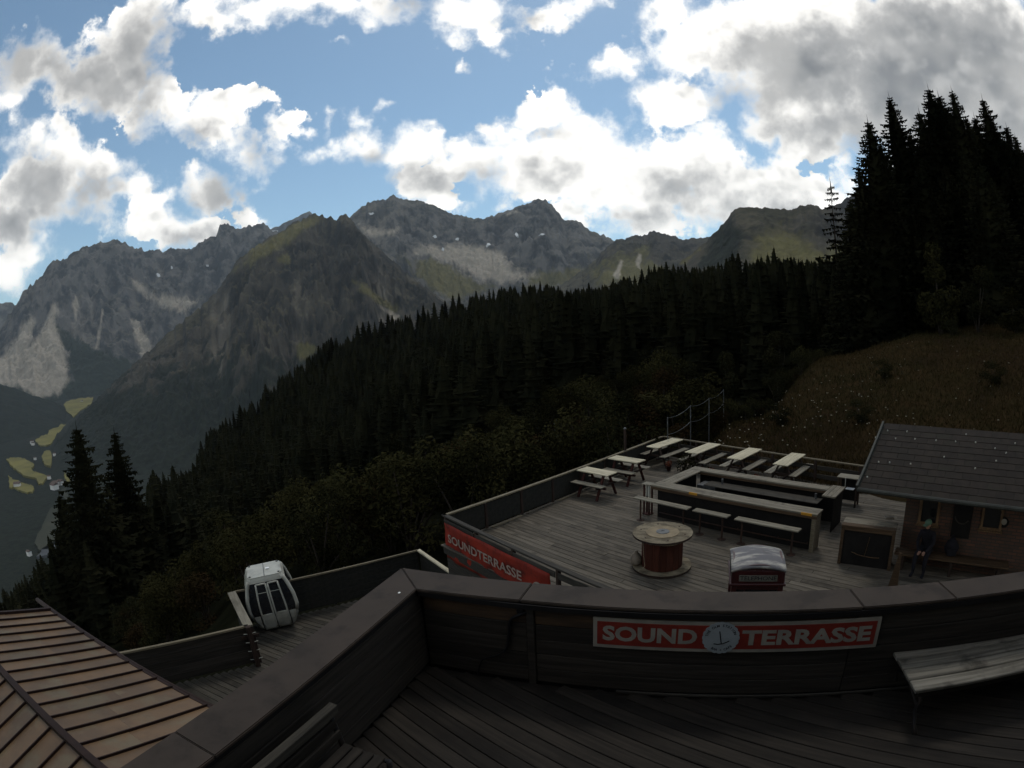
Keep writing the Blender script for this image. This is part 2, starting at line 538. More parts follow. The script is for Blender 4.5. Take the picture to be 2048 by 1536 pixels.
def chamfer_mesh(d, m, b=0.006):
    key = (round(d[0], 3), round(d[1], 3), round(d[2], 3), m, b)
    if key in _chamf:
        return _chamf[key]
    bm = bmesh.new()
    bmesh.ops.create_cube(bm, size=1.0)
    bmesh.ops.scale(bm, vec=d, verts=bm.verts)
    if b:
        bmesh.ops.bevel(bm, geom=list(bm.edges), offset=min(b, min(d) * 0.3), segments=1, affect='EDGES')
    me = bpy.data.meshes.new('piece')
    bm.to_mesh(me)
    bm.free()
    me.materials.append(MATS[m])
    _chamf[key] = me
    return me


def piece(name, d, m, parent, loc, rz=0.0, b=0.006):
    return obj(name, chamfer_mesh(d, m, b), parent, loc, rz)


def text_mesh(name, body, size, m, offset=0.0, extrude=0.002, sx=1.0, shear=0.0, spacing=1.0):
    cu = bpy.data.curves.new(name, 'FONT')
    cu.body = body
    cu.size = size
    cu.offset = offset
    cu.extrude = extrude
    cu.align_x, cu.align_y = 'CENTER', 'CENTER'
    cu.space_character = spacing
    cu.shear = shear
    cu.resolution_u = 3
    tmp = bpy.data.objects.new(name, cu)
    col.objects.link(tmp)
    dg = bpy.context.evaluated_depsgraph_get()
    me = bpy.data.meshes.new_from_object(tmp.evaluated_get(dg))
    bpy.data.objects.remove(tmp)
    bpy.data.curves.remove(cu)
    me.materials.clear()
    me.materials.append(MATS[m])
    if sx != 1.0:
        for v in me.vertices:
            v.co.x *= sx
    me.name = name
    return me


# value noise for terrain (numpy)
_rng = np.random.RandomState(11)
_perm = _rng.rand(512, 512)


def vnoise(x, y):
    xi, yi = np.floor(x).astype(int), np.floor(y).astype(int)
    fx, fy = x - xi, y - yi
    fx, fy = fx * fx * (3 - 2 * fx), fy * fy * (3 - 2 * fy)
    a = _perm[xi % 512, yi % 512]
    b = _perm[(xi + 1) % 512, yi % 512]
    c = _perm[xi % 512, (yi + 1) % 512]
    d = _perm[(xi + 1) % 512, (yi + 1) % 512]
    return (a * (1 - fx) + b * fx) * (1 - fy) + (c * (1 - fx) + d * fx) * fy


def fbm(x, y, oct=5, ridged=False, gain=0.5):
    s, a, n = 0.0, 1.0, 0.0
    for k in range(oct):
        v = vnoise(x * 2 ** k + 17.3 * k, y * 2 ** k + 9.1 * k)
        v = 1 - np.abs(2 * v - 1) if ridged else v
        s, n, a = s + a * v, n + a, a * gain
    return s / n


def inside(px, py, poly):
    """soft point-in-polygon: signed distance in image pixels, positive inside"""
    P = np.array(poly, float)
    ins = np.zeros(px.shape, bool)
    dist = np.full(px.shape, 1e9)
    n = len(P)
    for i in range(n):
        x1, y1 = P[i]
        x2, y2 = P[(i + 1) % n]
        c = ((y1 > py) != (y2 > py)) & (px < (x2 - x1) * (py - y1) / (y2 - y1 + 1e-9) + x1)
        ins ^= c
        l2 = (x2 - x1) ** 2 + (y2 - y1) ** 2
        t = np.clip(((px - x1) * (x2 - x1) + (py - y1) * (y2 - y1)) / l2, 0, 1)
        dist = np.minimum(dist, np.hypot(px - x1 - t * (x2 - x1), py - y1 - t * (y2 - y1)))
    return np.where(ins, dist, -dist)


def grid_mesh(name, V, nu, nv, attrs=None, m=None, smooth=True):
    """V: (nu*nv,3)"""
    i, j = np.meshgrid(np.arange(nu - 1), np.arange(nv - 1), indexing='ij')
    a = (i * nv + j).ravel()
    F = np.stack([a, a + nv, a + nv + 1, a + 1], 1)
    me = bpy.data.meshes.new(name)
    me.from_pydata(V.tolist(), [], F.tolist())
    for k, val in (attrs or {}).items():
        at = me.attributes.new(k, 'FLOAT', 'POINT')
        at.data.foreach_set('value', np.asarray(val, np.float32).ravel())
    if smooth:
        me.polygons.foreach_set('use_smooth', [True] * len(me.polygons))
    if m:
        me.materials.append(MATS[m])
    me.update()
    return me
#PART2
# ------------------------------------------------------------------ far terrain
def terrain_mat(name, rock1, rock2, forest, grass=(0.125, 0.110, 0.045), scree=(0.37, 0.325, 0.26), forest_on=0.0):
    m = bpy.data.materials.new(name)
    m.use_nodes = True
    t = NT(m.node_tree)
    b = t.n['Principled BSDF']
    co = t.node('ShaderNodeTexCoord').outputs['Object']
    n1 = t.noise(t.vec('MULTIPLY', co, (1, 1, 0.6)), 0.006, 8.0, 0.68)
    n2 = t.noise(co, 0.0012, 5.0, 0.6)
    n3 = t.noise(co, 0.03, 4.0, 0.7)

    def attr(k):
        a = t.node('ShaderNodeAttribute', attribute_name=k)
        return a.outputs['Fac']
    c = t.mix(t.ramp(n1.outputs[0], 0.42, 0.58), rock1, rock2)
    c = t.mix(t.math('MULTIPLY', t.ramp(attr('gully'), 0.3, 0.9), 0.25), c, scree)
    geo = t.node('ShaderNodeNewGeometry')
    sp = t.node('ShaderNodeSeparateXYZ')
    t.l.new(geo.outputs['Normal'], sp.inputs[0])
    flat = t.math('MULTIPLY', t.ramp(sp.outputs[2], 0.55, 0.85), t.ramp(n2.outputs[0], 0.40, 0.62))
    c = t.mix(t.math('MULTIPLY', flat, 0.22), c, grass)
    low = t.math('ADD', attr('wood'), t.math('MULTIPLY', t.math('SUBTRACT', n1.outputs[0], 0.5), 1.5))
    c = t.mix(t.ramp(low, 0.35, 0.65), c, t.mix(t.ramp(n3.outputs[0], 0.35, 0.65), forest, tuple(x * 1.9 for x in forest)))
    g = t.math('ADD', attr('grass'), t.math('MULTIPLY', t.math('SUBTRACT', n1.outputs[0], 0.5), 1.6))
    c = t.mix(t.ramp(g, 0.35, 0.75), c, t.mix(t.ramp(n3.outputs[0], 0.3, 0.7), grass, tuple(x * 0.7 for x in grass)))
    s = t.math('ADD', attr('scree'), t.math('MULTIPLY', t.math('SUBTRACT', t.noise(t.vec('MULTIPLY', co, (1, 1, 0.25)), 0.012, 6.0, 0.65).outputs[0], 0.5), 1.1))
    c = t.mix(t.ramp(s, 0.3, 0.8, 0.0, 0.9), c, t.mix(t.ramp(n3.outputs[0], 0.3, 0.7), scree, tuple(x * 0.75 for x in scree)))
    t.l.new(c, b.inputs['Base Color'])
    b.inputs['Roughness'].default_value = 0.95
    b.inputs['Specular IOR Level'].default_value = 0.1
    bn = t.node('ShaderNodeBump')
    bn.inputs['Strength'].default_value = 0.9
    bn.inputs['Distance'].default_value = 16.0
    t.l.new(n1.outputs[0], bn.inputs['Height'])
    t.l.new(bn.outputs[0], b.inputs['Normal'])
    MATS[name] = m


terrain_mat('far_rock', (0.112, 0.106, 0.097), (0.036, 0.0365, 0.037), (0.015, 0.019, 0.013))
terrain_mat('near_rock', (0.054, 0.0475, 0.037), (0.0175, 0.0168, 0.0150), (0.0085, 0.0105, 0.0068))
mat('snow', (0.62, 0.62, 0.62), (0.5, 0.52, 0.54), 0.02, rough=0.7)


def valley_z(r):
    return -500 + np.maximum(0, np.asarray(r) - 3000) * 0.035


def mountain(name, sil, dr, df, fz, m, nu=260, nv=90, gully=0.16, prof=1.15, masks=None, rough=0.006, seed=0, back=0.35, wood=None, label=None):
    """a massif: its crest follows sil (image points), dr / df: crest and foot distance at (azimuth deg -> m), fz: foot height"""
    ae = np.array([azel(*p) for p in sil])
    ae = ae[np.argsort(ae[:, 0])]
    az = np.linspace(ae[0, 0], ae[-1, 0], nu)
    el = np.interp(az, ae[:, 0], ae[:, 1])
    jag = (fbm(np.degrees(az) * 3.1 + seed, az * 0 + seed, 5) - 0.5) * 2 * rough
    el = el + jag
    D = np.interp(np.degrees(az), [a for a, _ in dr], [d for _, d in dr])
    Fd = np.interp(np.degrees(az), [a for a, _ in df], [d for _, d in df])
    top = D * np.tan(el)
    FZ = np.interp(np.degrees(az), [a for a, _ in fz], [d for _, d in fz])
    nb = 8
    vs = np.concatenate([np.linspace(-1, 0, nb, endpoint=False), np.linspace(0, 1, nv) ** 1.25])
    U, Vv = np.meshgrid(np.arange(nu), vs, indexing='ij')
    A, DD, FF, TT, ZZ = az[U], D[U], Fd[U], top[U], FZ[U]
    v = np.clip(Vv, 0, 1)
    rr = DD + (FF - DD) * v
    bk = np.clip(-Vv, 0, 1)
    rr = rr + bk * back * DD
    arc = A * 4000
    warp = (fbm(arc / 700 + seed, v * 3 + seed, 3) - 0.5) * 900
    g = fbm((arc + warp * v) / 420 + seed * 3, v * 1.6 + seed, 5, True, 0.55)
    g2 = fbm(arc / 160 + seed + warp / 900, v * 9 + seed, 5, True, 0.62)
    cr = fbm(arc / 55 + seed, rr / 55, 4) - 0.5
    big = fbm(arc / 1500 + 5 + seed, v * 1.5, 3)
    shape = (1 - v) ** prof
    H = TT - ZZ
    env = np.clip(v * 7, 0, 1) * np.clip((1 - v) * 3, 0, 1)
    z = ZZ + H * shape + H * env * ((g - 0.62) * gully + (g2 - 0.6) * gully * 0.55 + cr * 0.045 + (big - 0.5) * 0.14)
    rr = rr * (1 + env * (g - 0.6) * 0.05)
    # nothing on the slope may stand above the crest line as it is drawn
    lim = np.tan(el[U] - 0.003 * np.clip(v * 30, 0, 1)) * rr
    z = np.where(Vv > 0, np.minimum(z, lim), z)
    z = z - bk ** 1.2 * 0.5 * np.abs(H)
    P = np.stack([rr * np.sin(A), rr * np.cos(A), z], -1)
    px, py = pix(P)
    at = {'gully': np.clip((0.60 - g) * 4.5, 0, 1) * env * np.clip(fbm(arc / 260 + 7, v * 2.0, 3) * 3 - 1.1, 0, 1), 'scree': np.zeros(px.shape), 'grass': np.zeros(px.shape), 'wood': np.zeros(px.shape)}
    for kind, poly, soft in masks or []:
        d = inside(px, py, poly)
        at[kind] = np.maximum(at[kind], np.clip(d / (soft * 1.5) * 0.5 + 0.5, 0, 1))
    if wood is not None:
        at['wood'] = np.maximum(at['wood'], np.clip((wood[0] - z) / wood[1], 0, 1))
    n2 = nb + nv
    me = grid_mesh(name, P.reshape(-1, 3), nu, n2, at, m)
    o = obj(name, me, None, kind='structure')
    return o, P, px, py


MNT = {}
MNT['far'] = mountain('mountain', [(480, 500), (545, 458), (575, 443), (600, 432), (616, 422), (630, 428), (650, 445), (720, 480)],
                      [(-40, 12000), (0, 12000)], [(-40, 10500), (0, 10500)], [(-40, 300), (0, 300)], 'far_rock', 80, 40, seed=3, rough=0.003)
MNT['left_far'] = mountain('mountain', [(-260, 600), (-160, 640), (-60, 625), (-20, 600), (5, 607), (25, 604), (60, 650), (120, 700)],
                           [(-80, 11500), (0, 11500)], [(-80, 10000), (0, 10000)], [(-80, -150), (0, -150)], 'far_rock', 80, 40, seed=5, rough=0.003)
MNT['massif'] = mountain('mountain', [(-420, 700), (-300, 600), (-200, 640), (-120, 700), (-60, 700), (0, 655), (25, 620), (50, 580), (75, 560), (100, 528), (135, 515), (160, 498), (200, 487), (215, 480), (235, 479), (252, 488), (275, 497),
                         (310, 502), (350, 498), (382, 495), (410, 480), (432, 470), (440, 452), (455, 445), (468, 455), (480, 460), (500, 450), (520, 445), (535, 452), (548, 462), (600, 480), (700, 520), (760, 560)],
                         [(-80, 8300), (-48, 8000), (-30, 8600), (-10, 9000)], [(-80, 6500), (-48, 6500), (-30, 6800), (-10, 6800)], [(-80, -420), (0, -420)], 'far_rock', 620, 190, 0.30, 1.0,
                         masks=[('scree', [(-40, 735), (5, 712), (38, 668), (60, 632), (72, 640), (60, 690), (85, 660), (105, 610), (118, 602), (112, 650), (130, 700), (140, 760), (120, 790), (75, 797), (40, 775), (-40, 770)], 9),
                                ('scree', [(142, 612), (150, 590), (160, 600), (152, 640)], 6), ('scree', [(255, 555), (275, 560), (310, 590), (350, 590), (395, 600), (370, 625), (335, 620), (300, 600)], 12),
                                ('scree', [(262, 640), (275, 640), (300, 690), (310, 720), (285, 725), (270, 680)], 7), ('scree', [(203, 618), (208, 618), (198, 690), (190, 700)], 3),
                                ('wood', [(130, 690), (100, 640), (190, 700), (260, 720), (330, 720), (300, 820), (100, 820), (150, 790)], 14), ('grass', [(285, 735), (310, 730), (290, 760), (275, 745)], 8)],
                         seed=1, wood=(120, 500))
MNT['centre'] = mountain('mountain', [(560, 560), (640, 480), (690, 450), (705, 428), (720, 416), (740, 404), (760, 399), (776, 398), (783, 390), (788, 388), (796, 396), (815, 400), (845, 401), (862, 408), (880, 415), (900, 427), (925, 431), (950, 437),
                         (975, 435), (1000, 425), (1022, 418), (1045, 408), (1062, 403), (1075, 398), (1090, 399), (1102, 409), (1115, 425), (1128, 440), (1150, 441), (1163, 446), (1180, 460), (1205, 470), (1228, 480), (1260, 500), (1300, 540), (1340, 560)],
                         [(-25, 6600), (-11, 6800), (4, 7000), (20, 6600)], [(-25, 4300), (0, 4400), (20, 4400)], [(-25, 0), (0, 0), (20, 0)], 'far_rock', 620, 200, 0.25, 1.25,
                         masks=[('scree', [(822, 512), (830, 495), (850, 490), (880, 492), (905, 488), (950, 490), (985, 497), (1010, 510), (1030, 540), (1070, 545), (1080, 552), (1010, 565), (960, 562), (905, 530), (860, 512)], 12),
                                ('grass', [(815, 520), (860, 515), (905, 535), (960, 565), (1000, 572), (900, 600), (860, 575), (830, 545)], 10),
                                ('grass', [(1060, 550), (1100, 540), (1160, 535), (1200, 540), (1180, 570), (1050, 575)], 10),
                                ('scree', [(720, 450), (770, 460), (800, 455), (790, 470), (740, 475), (722, 465)], 8), ('scree', [(1010, 427), (1035, 418), (1040, 424), (1015, 432)], 4)], seed=2, rough=0.004)
MNT['saddle'] = mountain('mountain', [(1090, 600), (1120, 570), (1160, 545), (1195, 515), (1215, 495), (1232, 480), (1250, 478), (1268, 469), (1285, 470), (1300, 465), (1310, 462), (1325, 470), (1345, 470), (1362, 478), (1410, 476), (1450, 470), (1520, 480)],
                         [(0, 4300), (10, 4700), (30, 4700)], [(0, 3200), (30, 3200)], [(0, -60), (30, -60)], 'near_rock', 260, 120, 0.22, 1.1,
                         masks=[('grass', [(1185, 545), (1240, 510), (1290, 500), (1330, 540), (1300, 580), (1200, 580)], 25), ('scree', [(1270, 530), (1276, 505), (1284, 510), (1280, 540)], 4), ('scree', [(1225, 555), (1240, 520), (1246, 522), (1238, 560)], 4)], seed=4, rough=0.005)
MNT['right'] = mountain('mountain', [(1280, 575), (1340, 545), (1365, 520), (1385, 505), (1405, 490), (1425, 470), (1440, 455), (1455, 440), (1462, 425), (1475, 415), (1490, 413), (1510, 415), (1550, 417), (1585, 418), (1600, 412), (1620, 410), (1635, 412), (1645, 420),
                         (1670, 412), (1690, 400), (1720, 380), (1800, 350), (1950, 330), (2150, 330)],
                        [(10, 2300), (30, 2300), (70, 2500)], [(10, 1500), (30, 1500), (70, 1500)], [(10, -40), (70, 0)], 'near_rock', 360, 130, 0.13, 1.25,
                        masks=[('grass', [(1500, 500), (1530, 470), (1560, 455), (1590, 470), (1640, 490), (1690, 490), (1720, 530), (1500, 530)], 25), ('grass', [(1355, 528), (1400, 492), (1406, 500), (1370, 530)], 6),
                               ('wood', [(1400, 510), (1430, 470), (1465, 440), (1480, 470), (1490, 520), (1400, 540)], 20)], seed=6, rough=0.004)
MNT['shoulder'] = mountain('mountain', [(95, 905), (120, 880), (150, 842), (190, 800), (245, 748), (300, 700), (350, 655), (400, 615), (432, 585), (460, 545), (475, 520), (500, 500), (530, 478), (560, 462), (590, 445), (612, 436), (628, 428), (640, 432), (660, 433), (672, 440),
                           (680, 432), (690, 428), (700, 436), (712, 450), (730, 472), (755, 495), (775, 512), (800, 535), (830, 558), (860, 580), (900, 610), (960, 650), (1020, 680)],
                           [(-50, 3500), (-46, 3700), (-20, 4300), (-10, 3600), (0, 3200)], [(-50, 3000), (-40, 2400), (-20, 2000), (0, 2000)], [(-50, -525), (-20, -525), (0, -400)], 'near_rock', 620, 210, 0.30, 1.05,
                           masks=[('grass', [(462, 545), (500, 500), (560, 462), (628, 430), (645, 436), (610, 465), (560, 500), (520, 520), (490, 535)], 14), ('grass', [(550, 515), (575, 505), (580, 525), (555, 530)], 8),
                                  ('grass', [(705, 560), (740, 575), (790, 610), (800, 640), (760, 610), (720, 580)], 10), ('grass', [(590, 690), (620, 685), (640, 700), (600, 720)], 10), ('scree', [(745, 598), (770, 615), (800, 632), (790, 640), (755, 612)], 4)],
                           seed=8, rough=0.005, wood=(260, 700))
MNT['wooded'] = mountain('hill', [(-420, 700), (-200, 720), (-60, 750), (0, 768), (30, 775), (60, 790), (100, 800), (120, 812), (136, 835), (142, 862)],
                         [(-80, 5200), (-40, 5200)], [(-80, 3900), (-40, 3980)], [(-80, -510), (-40, -510)], 'near_rock', 130, 50, 0.12, 1.1,
                         masks=[('wood', [(-600, 600), (300, 600), (300, 1000), (-600, 1000)], 5)], seed=9, rough=0.003)

# snow patches that lie on the massifs
for key, pts in (('centre', [(743, 428, 9, 4), (868, 474, 6, 5), (886, 500, 4, 7), (914, 481, 7, 4), (977, 489, 5, 6), (1034, 470, 4, 9), (1085, 470, 6, 3)]),
                 ('massif', [(293, 540, 5, 4), (316, 551, 6, 4), (415, 532, 4, 7), (342, 534, 4, 3)]), ('far', [(548, 462, 12, 3)])):
    par, P, px, py = MNT[key]
    for sx, sy, rx, ry in pts:
        d = np.hypot(px - sx, py - sy) + (np.arange(P.shape[1])[None, :] < 8) * 1e6
        i, j = np.unravel_index(np.argmin(d), d.shape)
        c = Vector(P[i, j])
        dist = c.length
        i2, j2 = min(i + 1, P.shape[0] - 1), min(j + 1, P.shape[1] - 1)
        n = (Vector(P[i2, j]) - c).cross(Vector(P[i, j2]) - c).normalized()
        n = n if n.dot(-c) > 0 else -n
        right = Vector((c.y, -c.x, 0)).normalized()
        upv = n.cross(right).normalized()
        mb = MB()
        ring = []
        random.seed(int(sx))
        fs = 1.0 / max(0.25, abs(n.dot(c.normalized())))
        for k in range(12):
            t = 2 * math.pi * k / 12
            q = random.uniform(0.3, 0.85) / FPX * dist
            ring.append(c + n * 10 + right * math.cos(t) * rx * q + upv * math.sin(t) * ry * q * min(fs, 2.0))
        base = [p - n * 30 for p in ring]
        mb.add(ring + base, [tuple(range(12))] + [(k, (k + 1) % 12, 12 + (k + 1) % 12, 12 + k) for k in range(12)])
        mb.build('snow_patch', 'snow', par)

# valley floor
nu, nr = 120, 60
azs = np.radians(np.linspace(-80, 80, nu))
rs = np.linspace(700, 11000, nr)
A, RR = np.meshgrid(azs, rs, indexing='ij')
P = np.stack([RR * np.sin(A), RR * np.cos(A), valley_z(RR) + (fbm(RR * np.sin(A) / 400, RR * np.cos(A) / 400, 4) - 0.5) * 14], -1)
obj('valley_floor', grid_mesh('valley_floor', P.reshape(-1, 3), nu, nr, {'wood': np.ones(A.shape), 'grass': np.zeros(A.shape), 'scree': np.zeros(A.shape)}, 'near_rock'), kind='structure')


def valley_point(x, y, lift=0.0):
    d = ray(x, y)
    r = 2500.0
    for _ in range(30):
        z = float(valley_z(r)) + lift
        h = math.hypot(d[0], d[1])
        r = z / d[2] * h
    return Vector((d[0] / h * r, d[1] / h * r, z))


mat('meadow_grass', (0.165, 0.145, 0.046), (0.11, 0.10, 0.034), 0.006, rough=0.95)
mat('dull_meadow', (0.045, 0.045, 0.030), (0.032, 0.034, 0.024), 0.006, rough=0.95)
mat('pale_gravel', (0.075, 0.080, 0.082), (0.05, 0.053, 0.055), 0.01, rough=0.95)
MEADOWS = [([(14, 917), (28, 914), (45, 916), (60, 922), (68, 930), (62, 938), (75, 946), (95, 952), (86, 966), (78, 967), (70, 955), (52, 952), (34, 940), (20, 930)], 'meadow_grass'),
           ([(16, 950), (24, 958), (38, 962), (55, 968), (68, 972), (66, 984), (50, 984), (32, 977), (20, 973)], 'meadow_grass'),
           ([(70, 880), (84, 871), (96, 869), (98, 852), (110, 842), (120, 848), (134, 849), (112, 872), (102, 889), (82, 891)], 'meadow_grass'),
           ([(86, 905), (94, 899), (102, 902), (102, 932), (92, 930), (84, 920)], 'meadow_grass'),
           ([(128, 808), (140, 800), (165, 796), (188, 794), (182, 808), (160, 820), (148, 834), (135, 824)], 'meadow_grass'),
           ([(128, 943), (134, 950), (143, 963), (138, 964), (130, 955)], 'meadow_grass'),
           ([(70, 1085), (84, 1050), (104, 1015), (122, 1008), (136, 1040), (130, 1072), (100, 1096), (80, 1100)], 'dull_meadow'),
           ([(72, 1112), (90, 1092), (112, 1082), (124, 1092), (104, 1108)], 'pale_gravel'), ([(8, 840), (22, 845), (26, 856), (12, 850)], 'dull_meadow'),
           ([(120, 985), (130, 972), (138, 990), (132, 1000)], 'dull_meadow')]
for poly, mm in MEADOWS:
    fine = []
    random.seed(len(poly))
    for k, p in enumerate(poly):
        q = poly[(k + 1) % len(poly)]
        for s in range(4):
            f = s / 4
            fine.append((p[0] + (q[0] - p[0]) * f + random.uniform(-2.0, 2.0), p[1] + (q[1] - p[1]) * f + random.uniform(-1.3, 1.3)))
    pts = [valley_point(*p, 10) for p in fine]
    bm = bmesh.new()
    vs = [bm.verts.new(p) for p in pts]
    f = bm.faces.new(vs)
    r = bmesh.ops.extrude_face_region(bm, geom=[f])
    bmesh.ops.translate(bm, vec=(0, 0, -20), verts=[v for v in r['geom'] if isinstance(v, bmesh.types.BMVert)])
    bmesh.ops.triangulate(bm, faces=[x for x in bm.faces if len(x.verts) > 4])
    me = bpy.data.meshes.new('meadow')
    bm.to_mesh(me)
    bm.free()
    me.materials.append(MATS[mm])
    obj('meadow', me, kind='structure')

HOUSES = [(35, 972, 30, 'pale farmhouse alone in the sunlit lower valley meadow'), (64, 885, 22, 'small pale house at the tip of the upper valley meadow'), (66, 888, 20, 'small pale barn beside the house at the upper meadow tip'),
          (109, 975, 34, 'large pale valley building beside the spruce top'), (112, 969, 26, 'pale valley building behind the large one by the spruce'), (121, 966, 24, 'white valley house next to the narrow meadow strip'),
          (98, 955, 16, 'small house at the pointed end of the long valley meadow'), (109, 909, 16, 'small house on the wood edge beside the small square meadow'), (164, 803, 20, 'small white house in the high valley meadow'),
          (58, 1106, 14, 'low white hut among the trees below the gravel slope'), (70, 917, 14, 'tiny house in the wood between two valley meadows')]
for hx, hy, w, lab in HOUSES:
    p = valley_point(hx, hy, 10)
    h = thing('alpine_house', lab, 'house', p, random.uniform(-0.6, 0.6), 'houses down in the valley')
    MB().box((0, 0, w * 0.2 - 4), (w, w * 0.8, w * 0.4 + 8)).build('wall', 'house_white', h)
    MB().add([(-.58 * w, -.5 * w, .38 * w), (.58 * w, -.5 * w, .38 * w), (.58 * w, 0, .68 * w), (-.58 * w, 0, .68 * w), (-.58 * w, .5 * w, .38 * w), (.58 * w, .5 * w, .38 * w)],
             [(0, 1, 2, 3), (3, 2, 5, 4), (0, 3, 4), (1, 5, 2), (0, 4, 5, 1)]).build('roof', 'house_roof', h)

# ------------------------------------------------------------------ the hillside the station stands on
PROF = {
    -78: [(2, -9.6), (20, -13), (60, -35), (150, -90), (350, -200), (700, -390), (950, -515), (1300, -520)],
    -45: [(2, -9.6), (20, -11.5), (60, -29), (110, -52), (170, -64), (220, -90), (350, -178), (700, -360), (1000, -515), (1300, -520)],
    -38: [(2, -9.6), (20, -10.8), (50, -22), (110, -50), (200, -57), (260, -75), (450, -165), (1050, -515), (1300, -520)],
    -30: [(2, -9.6), (20, -10.2), (45, -17), (120, -52), (330, -55), (450, -110), (1100, -515), (1300, -520)],
    -20: [(2, -9.6), (22, -9.8), (45, -15), (110, -38), (200, -42), (320, -19), (430, -70), (1200, -515), (1300, -520)],
    -10: [(2, -9.6), (25, -9.6), (50, -14), (110, -28), (180, -28), (300, -7.6), (420, -60), (1200, -515), (1300, -520)],
    0: [(2, -9.6), (25, -9.2), (45, -11), (90, -17), (150, -14), (270, 5), (400, -40), (1200, -515), (1300, -520)],
    10: [(2, -9.6), (20, -9.0), (26, -8.6), (40, -9), (80, -10), (130, -4), (240, 6), (350, -20), (1200, -515), (1300, -520)],
    18: [(2, -9.6), (20, -8.0), (26, -7.2), (34, -7.6), (60, -7), (110, 0), (215, 6.7), (320, -10), (1200, -460), (1300, -470)],
    24: [(2, -9.6), (16, -7.5), (22.5, -6.35), (29, -5.3), (34, -6.3), (45, -9), (60, -9), (100, -4), (150, 0), (300, -5), (1200, -400), (1300, -400)],
    33: [(2, -9.6), (14, -7.0), (20.5, -6.25), (26, -5.2), (38, -2.9), (43, -2.9), (50, -4.8), (62, -5.5), (110, 1), (300, 8), (1200, -350), (1300, -350)],
    43: [(2, -9.6), (14, -7.0), (19, -6.2), (27, -4.2), (40, -1.7), (50, -0.75), (60, -0.4), (80, 2), (120, 6), (300, 10), (1200, -300), (1300, -300)],
    60: [(2, -9.6), (14, -7.0), (18, -6.0), (27, -3.2), (40, -0.8), (55, 1.2), (80, 4), (120, 8), (300, 15), (1200, -300), (1300, -300)],
    80: [(2, -9.6), (14, -7.0), (18, -5.6), (27, -2.4), (40, 0.5), (55, 2.6), (80, 6), (120, 10), (300, 18), (1200, -300), (1300, -300)]}
_az = np.radians(sorted(PROF))


def ground_z(a, r):
    a, r = np.asarray(a, float), np.asarray(r, float)
    cols = np.stack([np.interp(np.log(r), [math.log(q[0]) for q in PROF[k]], [q[1] for q in PROF[k]]) for k in sorted(PROF)], -1)
    idx = np.clip(np.searchsorted(_az, a) - 1, 0, len(_az) - 2)
    f = np.clip((a - _az[idx]) / (_az[idx + 1] - _az[idx]), 0, 1)
    f = f * f * (3 - 2 * f)
    z = np.take_along_axis(cols, idx[..., None], -1)[..., 0] * (1 - f) + np.take_along_axis(cols, (idx + 1)[..., None], -1)[..., 0] * f
    x, y = r * np.sin(a), r * np.cos(a)
    return z + (fbm(x / 9 + 50, y / 9 + 50, 4) - 0.5) * np.clip((r - 21) / 20, 0, 1) * 1.1 + (fbm(x / 60, y / 60, 3) - 0.5) * np.clip((r - 60) / 100, 0, 1) * 6


def ground_at(x, y):
    return float(ground_z(math.atan2(x, y), math.hypot(x, y)))


m = bpy.data.materials.new('hill_ground')
m.use_nodes = True
t = NT(m.node_tree)
b = t.n['Principled BSDF']
co = t.node('ShaderNodeTexCoord').outputs['Object']
n1 = t.noise(co, 0.9, 8.0, 0.7)
n2 = t.noise(co, 0.12, 5.0, 0.6)
c = t.mix(t.ramp(n1.outputs[0], 0.35, 0.65), (0.021, 0.0165, 0.0078), (0.030, 0.0195, 0.0098))
c = t.mix(t.ramp(n2.outputs[0], 0.5, 0.62, 0, 0.7), c, (0.017, 0.011, 0.007))
bank = t.node('ShaderNodeAttribute', attribute_name='bank').outputs['Fac']
c = t.mix(bank, (0.0085, 0.0088, 0.0050), c)
t.l.new(c, b.inputs['Base Color'])
b.inputs['Roughness'].default_value = 0.95
b.inputs['Specular IOR Level'].default_value = 0.0
bn = t.node('ShaderNodeBump')
bn.inputs['Strength'].default_value = 0.8
bn.inputs['Distance'].default_value = 0.25
t.l.new(n1.outputs[0], bn.inputs['Height'])
t.l.new(bn.outputs[0], b.inputs['Normal'])
MATS['hill_ground'] = m
nu, nr = 260, 150
azs = np.radians(np.linspace(-78, 80, nu))
rs = np.exp(np.linspace(math.log(2.0), math.log(1290), nr))
A, RR = np.meshgrid(azs, rs, indexing='ij')
P = np.stack([RR * np.sin(A), RR * np.cos(A), ground_z(A, RR)], -1)
CREST = ([15, 18, 24, 33, 43, 60, 80], [24, 27, 30.5, 44, 53, 58, 60])


def on_bank(a, r):
    d = np.degrees(a)
    return np.clip((np.interp(d, *CREST) + 1.5 - r) / 3, 0, 1) * np.clip((d - 15) / 4, 0, 1)


obj('ground', grid_mesh('ground', P.reshape(-1, 3), nu, nr, {'bank': on_bank(A, RR)}, 'hill_ground'), kind='structure')


